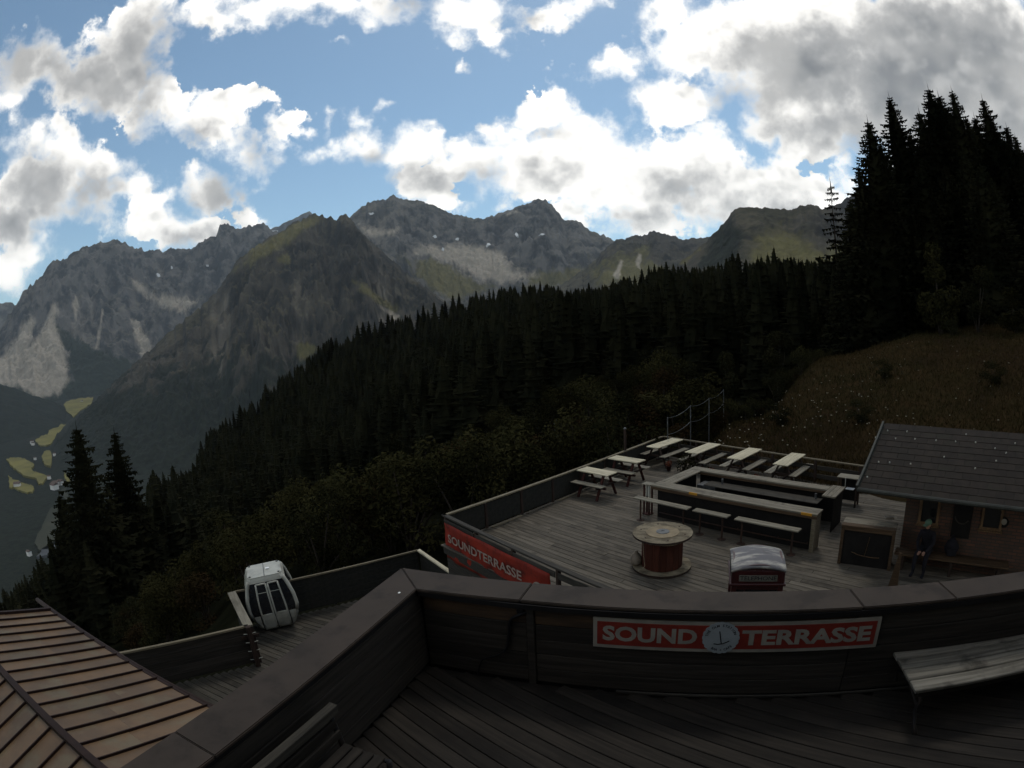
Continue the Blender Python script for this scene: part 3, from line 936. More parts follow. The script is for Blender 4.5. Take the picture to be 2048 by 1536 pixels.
# ------------------------------------------------------------------ trees
def spruce_crown(h, rad, whorls, nbr, rich, seed, gap=0.0, start=0.08, core=0.5):
    rnd = random.Random(seed)
    mb = MB()
    for k in range(whorls):
        t = start + (1 - start) * (k + rnd.uniform(-.3, .3)) / whorls
        t = min(max(t, start), 0.985)
        zc = h * t
        L = rad * (1 - t) ** 0.66 * rnd.uniform(0.8, 1.1) + 0.12
        n = max(4, int(nbr * (0.55 + 0.45 * (1 - t))))
        ph = rnd.uniform(0, 6.28)
        for i in range(n):
            if rnd.random() < gap:
                continue
            a = ph + 6.283 * i / n + rnd.uniform(-.25, .25)
            l = L * rnd.uniform(0.65, 1.15)
            droop = rnd.uniform(0.18, 0.42) * (1 - t * 0.8)
            ca, sa = math.cos(a), math.sin(a)
            z0 = zc + rnd.uniform(-.15, .15)

            def P(u, side, dz=0.0):
                x = l * u
                zz = z0 - droop * l * u * (1.35 - 0.55 * u) + 0.10 * l * max(0, u - 0.75) + dz
                return (ca * x - sa * side, sa * x + ca * side, zz)
            w = 0.22 * l + 0.12
            if rich:
                ns = 4
                prev = 0.05
                for s in range(ns):
                    u0, u1 = 0.05 + 0.95 * s / ns, 0.05 + 0.95 * (s + 1) / ns
                    ws = w * (1 - 0.75 * (s / ns)) * rnd.uniform(0.8, 1.3)
                    dz = -rnd.uniform(0.05, 0.16) * (1 + l * 0.35)
                    mb.add([P(u0, 0), P(u1, 0, 0.02), P(u1 - 0.02, ws, dz), P(u1 - 0.02, -ws, dz), P(u0 + 0.1, 0, dz * 1.9)], [(0, 1, 2), (0, 3, 1), (0, 4, 1)])
                mb.add([P(0.92, w * .2), P(0.92, -w * .2), P(1.12, 0, 0.03)], [(0, 1, 2)])
            else:
                mb.add([P(0, 0), P(0.6, w * 1.5, -.1), P(1, 0), P(0.6, -w * 1.5, -.1), P(0.55, 0, -.28 * l)], [(0, 1, 2), (0, 2, 3), (0, 4, 2)])
    nc = 9
    ring = []
    lv = 8
    for q in range(lv):
        t = start + (0.97 - start) * q / (lv - 1)
        for i in range(nc):
            a = 6.283 * i / nc
            rr_ = (rad * (1 - t) ** 0.8 * core + 0.03) * rnd.uniform(0.6, 1.25)
            ring.append((rr_ * math.cos(a), rr_ * math.sin(a), h * t + rnd.uniform(-.3, .3)))
    if core > 0:
        mb.add(ring, [(q * nc + i, q * nc + (i + 1) % nc, q * nc + nc + (i + 1) % nc, q * nc + nc + i) for q in range(lv - 1) for i in range(nc)])
    mb.add([(0.09, 0, h * .93), (-.05, .08, h * .93), (-.05, -.08, h * .93), (0, 0, h * 1.03)], [(0, 1, 3), (1, 2, 3), (2, 0, 3)])
    return mb


def trunk(h, r, top=0.95, bend=0.0):
    return MB().tube([(0, 0, -1.0), (bend * .3, 0, h * .3), (bend, 0, h * .65), (bend * .6, 0, h * top)], [r * 1.25, r * 0.85, r * 0.5, r * 0.08], 7)


NEAR = []
for k, (hh, rr, wh, nb) in enumerate(((23, 5.2, 60, 15), (24, 5.0, 62, 15), (20, 5.0, 54, 15))):
    NEAR.append((hh, spruce_crown(hh, rr, wh, nb, True, 40 + k).mesh('crown', 'spruce_needles'), trunk(hh, 0.28).mesh('trunk', 'bark', True)))
SPARSE = (17, spruce_crown(17, 3.0, 24, 9, True, 77, 0.08, 0.15, 0.0).mesh('crown', 'spruce_needles'), trunk(17, 0.16, 0.97, 0.12).mesh('trunk', 'bark', True))
FAR = []
for k in range(5):
    hh = 18 + k
    FAR.append((hh, spruce_crown(hh, 4.0 + 0.4 * (k % 3), 19, 9, False, 60 + k, core=0.62).mesh('crown', 'spruce_needles'), trunk(hh, 0.22).mesh('trunk', 'bark', True)))


def put_tree(spec, x, y, h, name, label, group, z=None, rz=None):
    e = thing(name, label, 'tree', (x, y, (ground_at(x, y) if z is None else z) - 0.3), random.uniform(0, 6.28) if rz is None else rz, group)
    s = h / spec[0]
    e.scale = (s * random.uniform(0.8, 1.3),) * 2 + (s,)
    obj('trunk', spec[2], e)
    obj('crown', spec[1], e)
    return e


random.seed(21)
# the tall stand on the knoll above the hut: (image x, image y of the tip, distance)
STAND = [(1735, 240, 50, 0), (1778, 193, 54, 1), (1856, 176, 58, 1), (1876, 188, 61, 0), (1903, 180, 57, 1), (1964, 195, 59, 0), (2030, 272, 62, 2), (1995, 262, 66, 2), (1818, 262, 66, 2), (1932, 238, 66, 1), (2062, 262, 60, 0), (1752, 330, 62, 2), (1925, 300, 54, 2), (1700, 400, 58, 2), (1840, 330, 50, 2), (1985, 360, 52, 0), (2100, 230, 64, 1), (2160, 280, 58, 0), (1716, 330, 55, 1), (1760, 285, 60, 0), (1797, 248, 62, 0), (1838, 222, 65, 0), (1890, 215, 66, 2), (1948, 232, 63, 0), (1980, 235, 64, 1), (2012, 250, 60, 0), (1690, 470, 54, 1), (1715, 430, 51, 2), (2046, 300, 57, 1), (1890, 330, 52, 0), (1790, 360, 52, 1), (1960, 330, 50, 2)]
for i, (tx, ty, r, k) in enumerate(STAND):
    a, e = azel(tx, ty)
    x, y = r * math.sin(a), r * math.cos(a)
    gz = ground_at(x, y)
    put_tree(NEAR[k], x, y, r * math.tan(e) - gz + 0.3, 'spruce_tree', 'tall dark spruce in the stand above the hut and the flowery bank', 'tall spruces on the knoll above the hut', gz)
a, e = azel(1660, 362)
x, y = 62 * math.sin(a), 62 * math.cos(a)
put_tree(SPARSE, x, y, 62 * math.tan(e) - ground_at(x, y) + 0.3, 'spruce_tree', 'thin see-through spruce with gaps between its whorls beside the tall stand', 'tall spruces on the knoll above the hut')
for tx, ty, r, k, lab in ((152, 852, 62, 0, 'dark spruce below the terrace with its tip before the valley meadows'), (228, 862, 70, 1, 'slender dark spruce below the terrace before the grey mountain flank'), (118, 990, 75, 2, 'lower dark spruce half hidden beside the pair below the terrace')):
    a, e = azel(tx, ty)
    x, y = r * math.sin(a), r * math.cos(a)
    gz = ground_at(x, y)
    put_tree(NEAR[k], x, y, max(9, r * math.tan(e) - gz + 0.3), 'spruce_tree', lab, 'spruces below the terrace', gz)

# the wooded slope across the ravine
SKY = [(-60, 1215), (0, 1175), (60, 1130), (110, 1030), (150, 1000), (220, 970), (300, 930), (350, 900), (450, 832), (510, 790), (560, 752), (600, 722), (640, 690), (668, 662), (692, 648), (740, 640), (790, 630), (820, 628), (845, 612), (880, 603), (930, 588), (970, 573), (1000, 568), (1040, 567), (1095, 562), (1120, 572), (1160, 574), (1210, 566), (1240, 552), (1280, 545),
       (1320, 523), (1365, 528), (1405, 528), (1440, 520), (1470, 498), (1500, 515), (1545, 498), (1575, 508), (1640, 516), (1720, 500), (1800, 480)]
_sk = np.array([azel(*p) for p in SKY])
cand = []
tries = 0
gridc = {}
while len(cand) < 5200 and tries < 120000:
    tries += 1
    a = R(random.uniform(-62, 41))
    u = random.random()
    r = 42 + (330 - 42) * math.sqrt(u)
    x, y = r * math.sin(a), r * math.cos(a)
    rmin = float(np.interp(math.degrees(a), [-62, -45, -38, -30, 10, 17, 22, 33, 41], [46, 50, 62, 82, 80, 42, 38, 52, 66]))
    if r < rmin:
        continue
    key = (int(x // 2.7), int(y // 2.7))
    if key in gridc:
        continue
    gridc[key] = 1
    cand.append((r, a, x, y))
spec_h = []
for r, a, x, y in cand:
    e = float(np.interp(a, _sk[:, 0], _sk[:, 1]))
    gz = ground_at(x, y)
    cap = r * math.tan(e) - gz
    h = random.uniform(9, 21)
    if cap < h:
        h = cap * random.uniform(0.7, 1.02)
    spec_h.append((r, x, y, gz, h))
# a row along the skyline so that the crest line is made of tips
ridge = []
for ang in np.arange(-33, 36, 0.62):
    a = R(float(ang) + random.uniform(-.2, .2))
    e = float(np.interp(a, _sk[:, 0], _sk[:, 1])) + R(random.choice((-0.6, -0.35, -0.15, 0.0, 0.1, 0.25, 0.45)))
    r = float(np.interp(math.degrees(a), [-33, -20, 0, 16, 25, 36], [325, 318, 268, 214, 150, 100])) * random.uniform(0.9, 1.0)
    x, y = r * math.sin(a), r * math.cos(a)
    gz = ground_at(x, y)
    h = r * math.tan(e) - gz
    if h > 7 and random.random() < .8:
        ridge.append((r, x, y, gz, min(h, 27)))
trees = [q for q in spec_h if q[4] > 7]
trees.sort(key=lambda q: q[0] / q[4])
single = trees[:150] + ridge
mass = trees[150:]
broad = [q for i, q in enumerate(mass) if i % 4 == 0]
mass = [q for i, q in enumerate(mass) if i % 4]
for r, x, y, gz, h in single:
    put_tree(random.choice(FAR), x, y, h, 'spruce_tree', 'dark spruce in the dense wood on the slope across the ravine', 'spruces of the wood across the ravine', gz)
low = [spruce_crown(20, 4.3, 11, 7, False, 90 + k, core=0.62) for k in range(4)]
lowv = [np.array(q.v) for q in low]
V, Fc, off = [], [], 0
for r, x, y, gz, h in mass:
    k = random.randrange(4)
    a = random.uniform(0, 6.28)
    s = h / 20
    v = lowv[k]
    ca, sa = math.cos(a), math.sin(a)
    wq = random.uniform(.8, 1.6)
    V.append(np.stack([(v[:, 0] * ca - v[:, 1] * sa) * s * wq + x, (v[:, 0] * sa + v[:, 1] * ca) * s * wq + y, v[:, 2] * s + gz - .3], 1))
    Fc += [tuple(i + off for i in f) for f in low[k].f]
    off += len(v)
me = bpy.data.meshes.new('forest')
me.from_pydata(np.concatenate(V).tolist(), [], Fc)
me.materials.append(MATS['spruce_needles'])
fo = obj('forest', me, kind='stuff')
tag(fo, 'mass of dark spruces covering the slope across the ravine', 'forest')


def leaf_cloud(lobes, n, size, seed):
    """leaf-sized faces through the volume of a few lobes (x, y, z, rx, ry, rz)"""
    rnd = random.Random(seed)
    mb = MB()
    wts = [l[3] * l[4] * l[5] for l in lobes]
    for _ in range(n):
        l = rnd.choices(lobes, wts)[0]
        while True:
            p = Vector((rnd.uniform(-1, 1), rnd.uniform(-1, 1), rnd.uniform(-1, 1)))
            if 0.30 < p.length < 1:
                break
        c = Vector((l[0] + p.x * l[3], l[1] + p.y * l[4], l[2] + p.z * l[5]))
        n_ = (p.normalized() * 0.6 + Vector((rnd.gauss(0, .6), rnd.gauss(0, .6), rnd.gauss(0.4, .6)))).normalized()
        a = n_.orthogonal().normalized()
        a = (Matrix.Rotation(rnd.uniform(0, 6.28), 3, n_) @ a)
        bb = n_.cross(a)
        s = size * rnd.uniform(0.6, 1.4)
        mb.add([c - a * s, c + bb * s * .45 + n_ * s * .12, c + a * s, c - bb * s * .45 + n_ * s * .12], [(0, 1, 2, 3)])
    return mb


lumps = [leaf_cloud([(0, 0, 12, 3.6, 3.6, 5.0), (2.2, .8, 8, 3, 3, 4.2), (-1.8, -1.6, 7.5, 3, 3, 4.5), (.5, -2, 15, 2.4, 2.4, 3.2)], 260, .62, 300 + k) for k in range(3)]
lumpv = [np.array(q.v) for q in lumps]
V, Fc, off = [], [], 0
for r, x, y, gz, h in broad:
    k = random.randrange(3)
    a, s = random.uniform(0, 6.28), h / 19 * random.uniform(.75, .95)
    v = lumpv[k]
    ca, sa = math.cos(a), math.sin(a)
    V.append(np.stack([(v[:, 0] * ca - v[:, 1] * sa) * s + x, (v[:, 0] * sa + v[:, 1] * ca) * s + y, v[:, 2] * s + gz - .3], 1))
    Fc += [tuple(i + off for i in f) for f in lumps[k].f]
    off += len(v)
me = bpy.data.meshes.new('broadleaf_wood')
me.from_pydata(np.concatenate(V).tolist(), [], Fc)
me.materials.append(MATS['shrub_leaves_dark'])
tag(obj('broadleaf_wood', me, kind='stuff'), 'dark leafy crowns mixed among the spruces of the far slope', 'forest')


def shrub_kind(seed, h, w, n, size, m):
    rnd = random.Random(seed)
    lobes, stems = [], MB()
    for k in range(rnd.randint(7, 10)):
        a = rnd.uniform(0, 6.28)
        d = rnd.uniform(0, w * 0.6)
        zz = rnd.uniform(0.14, 0.88) * h * (1 - 0.3 * d / w)
        s = rnd.uniform(0.2, 0.36) * w
        lobes.append((d * math.cos(a), d * math.sin(a), zz, s, s, s * rnd.uniform(.75, 1.25)))
        stems.tube([(0, 0, -.5), (d * .3 * math.cos(a), d * .3 * math.sin(a), zz * .4), (d * math.cos(a), d * math.sin(a), zz)], [.07, .045, .012], 5)
    return h, leaf_cloud(lobes, n, size, seed + 1).mesh('foliage', m), stems.mesh('stem', 'bark', True)


SHRUBS = [shrub_kind(1, 4.0, 2.6, 3000, .085, 'shrub_leaves'), shrub_kind(2, 4.6, 2.4, 3000, .085, 'shrub_leaves_dark'), shrub_kind(3, 3.4, 2.6, 3000, .08, 'rowan_leaves'), shrub_kind(4, 4.2, 3.0, 3000, .09, 'shrub_leaves'), shrub_kind(5, 9.0, 3.0, 4200, .15, 'shrub_leaves_dark'), shrub_kind(6, 9.5, 3.2, 4200, .15, 'shrub_leaves')]


def put_shrub(kind, px_, py_, r, name='shrub', label='', group=None, hmul=1.0, cat='shrub'):
    """tip at image px_, py_ and distance r"""
    a, e = azel(px_, py_)
    x, y = r * math.sin(a), r * math.cos(a)
    gz = ground_at(x, y)
    h = r * math.tan(e) - gz
    h = min(max(h, 1.6), 11)
    hh, fm, sm = SHRUBS[kind]
    o = thing(name, label, cat, (x, y, gz - .1), random.uniform(0, 6.28), group)
    s = h / hh
    wd = min(max(s, 0.7), 1.5) * random.uniform(0.9, 1.15)
    o.scale = (wd, wd, s * 1.05)
    obj('stem', sm, o)
    obj('foliage', fm, o)
    return o


random.seed(5)
G1 = 'shrubs on the slope below the terraces'
for i in range(290):
    px_ = random.uniform(150, 1400)
    r = 21 + 64 * random.random() ** 0.9
    if px_ < 420 and r < 24 + (420 - px_) * .02:
        r += 10
    a = azel(px_, 900)[0]
    # hillside height at that place plus a shrub's own height
    gz = float(ground_z(a, r))
    hh = random.uniform(2.2, 5.2)
    if i >= 236:
        a = R(random.uniform(16, 34))
        r = float(np.interp(math.degrees(a), *CREST)) + random.uniform(1.5, 12)
        gz = float(ground_z(a, r))
        hh = random.uniform(1.2, 2.6)
    o = put_shrub(random.choice((0, 1, 2, 3)), px_, 900, r, 'shrub', 'leafy shrub in the thicket on the slope below the terrace railing' if i < 236 else 'low leafy shrub just beyond the brow of the flowery bank', G1 if i < 236 else 'shrubs beyond the brow of the bank')
    s = hh / 4.0
    x, y = r * math.sin(a), r * math.cos(a)
    o.location = (x, y, gz - .1)
    o.scale = (s * random.uniform(.9, 1.3), s * random.uniform(.9, 1.3), s)
for px_, py_, r, k in ((1195, 838, 30, 2), (1240, 812, 31, 0), (1290, 800, 30, 2), (1150, 858, 29, 3), (940, 860, 27, 0), (985, 880, 26, 3), (1080, 870, 28, 3), (1330, 790, 33, 0)):
    put_shrub(k, px_, py_, r, 'shrub', 'pale-tipped shrub standing close behind the netted terrace railing', 'shrubs close behind the terrace railing')
for px_, py_, r, k, lab in ((1868, 430, 44, 5, 'broad olive-leaved tree in front of the tall spruce stand'), (1950, 520, 42, 4, 'low bushy tree at the foot of the tall spruces behind the hut'), (2030, 545, 40, 5, 'bushy tree beside the low one at the foot of the spruces'),
                             (1410, 640, 66, 5, 'rounded leafy tree between dark spruces above the wire fence'), (1330, 690, 55, 4, 'leafy tree at the edge of the wood above the terrace tables'), (1520, 600, 75, 5, 'leafy tree standing in the wood above the flowery bank'),
                             (1460, 690, 44, 4, 'dark leafy tree just beyond the brow of the flowery bank'), (1560, 650, 52, 4, 'dark leafy tree beyond the brow, below the ridge spruces'), (1640, 620, 58, 4, 'dark leafy tree where the brow of the bank meets the wood'), (1790, 560, 50, 4, 'dark bushy tree at the top of the flowery bank'), (1700, 590, 56, 4, 'dark bushy tree where the bank meets the spruces')):
    put_shrub(k, px_, py_, r, 'leafy_tree', lab, None, 1.0, 'tree')

for px_, py_, r, lab in ((1722, 815, 27, 'dark rounded bush on the bank just behind the hut roof'), (1768, 750, 33, 'dark low bush in the middle of the flowery bank'), (1905, 690, 42, 'low bush high on the flowery bank'), (1560, 800, 28, 'small low bush in the grass behind the long tables'), (1990, 760, 30, 'low bush on the bank above the hut ridge')):
    o = put_shrub(1, px_, py_, r, 'shrub', lab, 'bushes on the flowery bank')
    o.scale = (.45, .45, .3)

# grass and flowers on the bank behind the terrace
random.seed(9)
st_, fl = MB(), MB()
gv, gf = [], []
for _ in range(90000):
    a = R(random.uniform(15, 66))
    r = 20 + 34 * random.random() ** 1.3
    if random.random() > float(on_bank(a, r)):
        continue
    x, y = r * math.sin(a), r * math.cos(a)
    gv.append((a, r, x, y))
A = np.array(gv)
Z = ground_z(A[:, 0], A[:, 1])
V, Fc = [], []
for (a, r, x, y), z in zip(gv, Z):
    h = random.uniform(0.07, 0.24) * (1.8 if random.random() < .12 else 1)
    t_ = random.uniform(0, 6.28)
    w = random.uniform(0.015, 0.035)
    lx, ly = random.gauss(0, .12), random.gauss(0, .12)
    o = len(V)
    V += [(x - math.cos(t_) * w, y - math.sin(t_) * w, z - .05), (x + math.cos(t_) * w, y + math.sin(t_) * w, z - .05), (x + lx, y + ly, z + h)]
    Fc.append((o, o + 1, o + 2))
me = bpy.data.meshes.new('grass')
me.from_pydata(V, [], Fc)
me.materials.append(MATS['grass_blades'])
tag(obj('grass', me, kind='stuff'), 'long dry grass on the bank behind the terrace', 'grass')
mat('flower_white', (0.34, 0.31, 0.24), (0.20, 0.18, 0.14), 5.0, rough=0.9)
n = 0
while n < 190:
    px_ = random.gauss(1580, 130) if n < 135 else random.uniform(1400, 2060)
    py_ = random.uniform(640, 900)
    if px_ < 1390 or px_ > 2060 or py_ < 860 - (px_ - 1400) * 0.46:
        continue
    d = ray(px_, py_)
    if d[2] > -0.02:
        continue
    hit = None
    for r in np.arange(21, 56, 0.5):
        zz = d[2] / math.hypot(d[0], d[1]) * r
        if on_bank(math.atan2(d[0], d[1]), r) < .3:
            continue
        if zz < float(ground_z(math.atan2(d[0], d[1]), r)) + 0.4:
            hit = r
            break
    if hit is None:
        n += 1
        continue
    a = math.atan2(d[0], d[1])
    x, y = hit * math.sin(a), hit * math.cos(a)
    z = ground_at(x, y)
    hh = random.uniform(0.22, 0.42)
    s = random.uniform(0.02, 0.05)
    tl = Vector((random.gauss(0, .2), random.gauss(0, .2), 1)).normalized()
    st_.cyl((x, y, z), (x + tl.x * .1, y + tl.y * .1, z + hh), .006, .005, 4, False)
    fl.cyl((x + tl.x * .1, y + tl.y * .1, z + hh - .01), (x + tl.x * .1, y + tl.y * .1, z + hh + .02), s * .5, s, 7)
    n += 1
wf_ = tag(fl.build('wildflowers', 'flower_white', kind='stuff'), 'scattered white umbel wildflowers on the grassy bank', 'flowers')
st_.build('stalks', 'grass_blades', wf_, kind='stuff')
#PART3
# ------------------------------------------------------------------ upper terrace (where the camera hangs) and its parapet
UZ = -3.5          # upper terrace floor
CZ = -2.5          # top of the parapet cap
A_DIR = Vector((math.cos(R(-18.25)), math.sin(R(-18.25)), 0))
A_IN = Vector((A_DIR.y, -A_DIR.x, 0))                     # towards the terrace
CO, CI = Vector((-1.308, 5.486, 0)), Vector((-1.061, 4.954, 0))
B_DIR = (Vector((-2.584, 2.02, 0)) - CO).normalized()
B_IN = Vector((-B_DIR.y, B_DIR.x, 0))
if B_IN.x < 0:
    B_IN = -B_IN
OUT_W = 0.383
par = thing('parapet_wall', 'dark boarded parapet wall with a wide brown metal cap around the upper terrace', 'wall')


def fr(s, d=0.0):
    """point s metres along the outer cap edge of the front wall, d inwards"""
    p = CO + A_DIR * s + A_IN * d
    return p


def lf(s, d=0.0):
    return CO + B_DIR * s + B_IN * d


def cap_piece(pts):
    mb = MB()
    c = sum((Vector((p[0], p[1], 0)) for p in pts), Vector()) / len(pts)
    mb.prism([(p[0] - c.x, p[1] - c.y) for p in pts], -0.035, 0)
    me = mb.mesh('cap', 'cap_metal')
    bm = bmesh.new()
    bm.from_mesh(me)
    bmesh.ops.bevel(bm, geom=list(bm.edges), offset=0.008, segments=2, affect='EDGES')
    bm.to_mesh(me)
    bm.free()
    return obj('cap', me, par, (c.x, c.y, CZ))


J = [1.49, 4.62, 5.61, 9.5]
g = 0.004
cap_piece([CO + A_DIR * g, fr(J[0] - g), fr(J[0] - g - 0.02, OUT_W), CI + A_DIR * g])
for a, b_ in zip(J[:-1], J[1:]):
    cap_piece([fr(a + g), fr(b_ - g), fr(b_ - g + 0.05, OUT_W), fr(a + g - (0.02 if a < 2 else -0.05), OUT_W)])
lw = 0.44
cap_piece([CO + B_DIR * g, CI + B_DIR * g, lf(3.2, lw), lf(3.2)])
cap_piece([lf(3.2 + g), lf(3.2 + g, lw), lf(7.5, lw), lf(7.5)])
# drip edges under the caps, near-black to paint the cap's shadow line, and the wall core
fin = OUT_W - 0.045
lin = lw - 0.06


def corner(da, db):
    """meeting point of the lines da inside the front edge and db inside the side edge"""
    o1, o2 = CO + A_IN * da, CO + B_IN * db
    det = A_DIR.x * -B_DIR.y + B_DIR.x * A_DIR.y
    w = o2 - o1
    return o1 + A_DIR * ((w.x * -B_DIR.y + B_DIR.x * w.y) / det)


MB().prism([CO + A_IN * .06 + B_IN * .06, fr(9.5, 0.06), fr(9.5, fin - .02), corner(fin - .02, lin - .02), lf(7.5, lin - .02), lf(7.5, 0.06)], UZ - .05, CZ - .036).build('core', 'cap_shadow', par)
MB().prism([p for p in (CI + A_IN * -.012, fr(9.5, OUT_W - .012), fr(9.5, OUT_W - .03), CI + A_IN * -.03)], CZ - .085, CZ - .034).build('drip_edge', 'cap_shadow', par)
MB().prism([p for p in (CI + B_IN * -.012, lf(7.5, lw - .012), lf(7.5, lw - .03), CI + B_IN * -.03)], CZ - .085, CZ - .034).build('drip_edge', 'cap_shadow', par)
ang_a, ang_b = R(-18.25), math.atan2(B_DIR.y, B_DIR.x)
random.seed(3)
rows = 5
bh = (CZ - 0.10 - UZ - 0.03) / rows
for k in range(rows):
    z = UZ + 0.03 + bh * (k + .5)
    for (s0, s1) in ((0.42, 1.52), (1.60, 4.62), (4.625, 9.4)):
        c = fr((s0 + s1) / 2, fin)
        piece('board', (s1 - s0 - .004, 0.03, bh - 0.006), 'wall_wood_warm' if k == rows - 1 and s0 < 4 else 'wall_wood', par, (c.x, c.y, z), ang_a)
    for (s0, s1) in ((0.25, 3.3), (3.305, 7.2)):
        c = lf((s0 + s1) / 2, lin)
        piece('board', (s1 - s0 - .004, 0.03, bh - 0.006), 'wall_wood', par, (c.x, c.y, z), ang_b)
c = fr(1.56, fin + 0.012)
piece('post', (0.075, 0.05, CZ - .09 - UZ), 'wall_wood', par, (c.x, c.y, (CZ - .09 + UZ) / 2), ang_a)
c = fr(5.4, fin + 0.03)
piece('skirting', (6.0, 0.022, 0.03), 'skirt_wood', par, (c.x, c.y, UZ + .016), ang_a)
# the little white tag on the cap
c = lf(0.55, 0.30)
piece('tag', (0.028, 0.02, 0.006), 'bright_white', par, (c.x, c.y, CZ + .003), ang_b)

# black cable clipped to the wall
cab = MB()
path = [fr(1.52, fin + .03) + Vector((0, 0, CZ - .14)), fr(1.46, fin + .07) + Vector((0, 0, CZ - .16)), fr(1.37, fin + .05) + Vector((0, 0, CZ - .24)), fr(1.34, fin + .04) + Vector((0, 0, CZ - .42)), fr(1.31, fin + .05) + Vector((0, 0, CZ - .58)),
        fr(1.2, fin + .06) + Vector((0, 0, CZ - .68)), fr(1.06, fin + .06) + Vector((0, 0, CZ - .75)), fr(1.0, fin + .05) + Vector((0, 0, CZ - .86)), fr(0.98, fin + .06) + Vector((0, 0, UZ + .02))]
dense = []
for k in range(len(path) - 1):
    p0, p1, p2, p3 = path[max(k - 1, 0)], path[k], path[k + 1], path[min(k + 2, len(path) - 1)]
    for s in range(5):
        u = s / 5
        dense.append(0.5 * ((2 * p1) + (p2 - p0) * u + (2 * p0 - 5 * p1 + 4 * p2 - p3) * u * u + (3 * p1 - p0 - 3 * p2 + p3) * u ** 3))
cab.tube(dense + [path[-1]], [0.016 if i < 22 else 0.008 for i in range(len(dense) + 1)], 6)
co_ = cab.build('cable', 'rubber', smooth=True)
tag(co_, 'black cable looping down the inside of the boarded parapet', 'cable')
bx_ = fr(1.47, fin + .03)
pl_ = piece('plug', (0.07, 0.05, 0.05), 'rubber', co_, (bx_.x, bx_.y, CZ - .13), ang_a)

# floor planks of the upper terrace
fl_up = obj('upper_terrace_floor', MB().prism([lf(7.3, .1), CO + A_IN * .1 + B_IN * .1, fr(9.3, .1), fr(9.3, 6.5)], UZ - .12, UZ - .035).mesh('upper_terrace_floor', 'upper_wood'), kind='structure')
ud = R(-44)
ux_, uy_ = Vector((math.cos(ud), math.sin(ud), 0)), Vector((-math.sin(ud), math.cos(ud), 0))
poly = [lf(6.3, lin + .01), CI + A_IN * -.03 + B_IN * -.04, fr(8.6, fin), fr(8.6, 4.6)]


def clip_line(poly, o, d):
    """parameters where the line o + t d enters and leaves the convex polygon"""
    lo, hi = -1e9, 1e9
    n = len(poly)
    cx = sum((p for p in poly), Vector()) / n
    for i in range(n):
        p, q = poly[i], poly[(i + 1) % n]
        e = q - p
        nrm = Vector((e.y, -e.x, 0))
        if nrm.dot(cx - p) < 0:
            nrm = -nrm
        den, num = nrm.dot(d), nrm.dot(p - o)
        if abs(den) < 1e-9:
            if num > 0:
                return None
            continue
        t_ = num / den
        if den > 0:
            lo = max(lo, t_)
        else:
            hi = min(hi, t_)
    return (lo, hi) if hi > lo else None


def planks(parent, poly, d, w, gap, z, th, m, split=None, name='plank', seed=1):
    rnd = random.Random(seed)
    d = d.normalized()
    nrm = Vector((-d.y, d.x, 0))
    vals = [p.dot(nrm) for p in poly]
    k = math.floor(min(vals) / (w + gap))
    while k * (w + gap) < max(vals):
        s = k * (w + gap) + (w + gap) / 2
        k += 1
        r = clip_line(poly, nrm * s, d)
        if not r or r[1] - r[0] < 0.15:
            continue
        cuts = [r[0]]
        if split:
            t_ = r[0] + rnd.uniform(.3, 1.0) * split
            while t_ < r[1] - 0.8:
                cuts.append(t_)
                t_ += split * rnd.uniform(0.85, 1.15)
        cuts.append(r[1])
        for a, b_ in zip(cuts[:-1], cuts[1:]):
            c = nrm * s + d * ((a + b_) / 2)
            piece(name, (b_ - a - .006, w, th), m, parent, (c.x, c.y, z - th / 2 + rnd.uniform(-.002, .002)), math.atan2(d.y, d.x) + rnd.uniform(-.0008, .0008), 0.005)


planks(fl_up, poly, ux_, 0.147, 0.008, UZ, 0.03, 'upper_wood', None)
# the terrace's masonry underneath and the unseen station wall that carries the camera, put in to darken the terrace
MB().prism([lf(7.4, .03), CO + A_IN * .03 + B_IN * .03, fr(9.4, .03), fr(9.4, 7.0)], -10.2, UZ - .125).build('terrace_base', 'plaster', kind='structure')
sb = thing('station_building', 'unseen plastered wall of the lift station behind the upper terrace, below wide eaves', 'building')
MB().prism([(-3.2, -0.45), (9.0, -0.45), (9.0, -6), (-3.2, -6)], -3.6, 1.6).build('wall', 'plaster', sb)
MB().prism([(-3.8, -0.05), (9.6, -0.05), (9.6, -6.5), (-3.8, -6.5)], 1.6, 1.8).build('roof', 'shingle', sb)

# red and white board on the parapet
wall_f = lambda s, z: fr(s, fin + .02) + Vector((0, 0, z))


def wall_hit(x, y, d):
    """where the view line through an image point meets the parapet's inner face d inwards: (s, z)"""
    v = Vector(ray(x, y))
    o = fr(0, d)
    t_ = o.dot(A_IN) / v.dot(A_IN)
    p = v * t_
    return (p - CO).dot(A_DIR), p.z


s0, zt0 = wall_hit(1187, 1231, fin + .03)
s1, zt1 = wall_hit(1764, 1234, fin + .03)
_, zb0 = wall_hit(1187, 1289, fin + .03)
_, zb1 = wall_hit(1752, 1295, fin + .03)
zt, zb = (zt0 + zt1) / 2, (zb0 + zb1) / 2
SW, SH = s1 - s0, zt - zb
sc_ = fr((s0 + s1) / 2, fin + .035)
sg = thing('terrace_sign', 'red board reading SOUND TERRASSE with round white badge, fixed to the parapet', 'sign', (sc_.x, sc_.y, (zt + zb) / 2), ang_a)
# local frame: x along the wall, y points away from the terrace
obj('border', chamfer_mesh((SW, .016, SH), 'sign_white', .003), sg, (0, 0, 0))
obj('panel', chamfer_mesh((SW - .075, .016, SH - .075), 'sign_red', .002), sg, (0, -.003, 0))


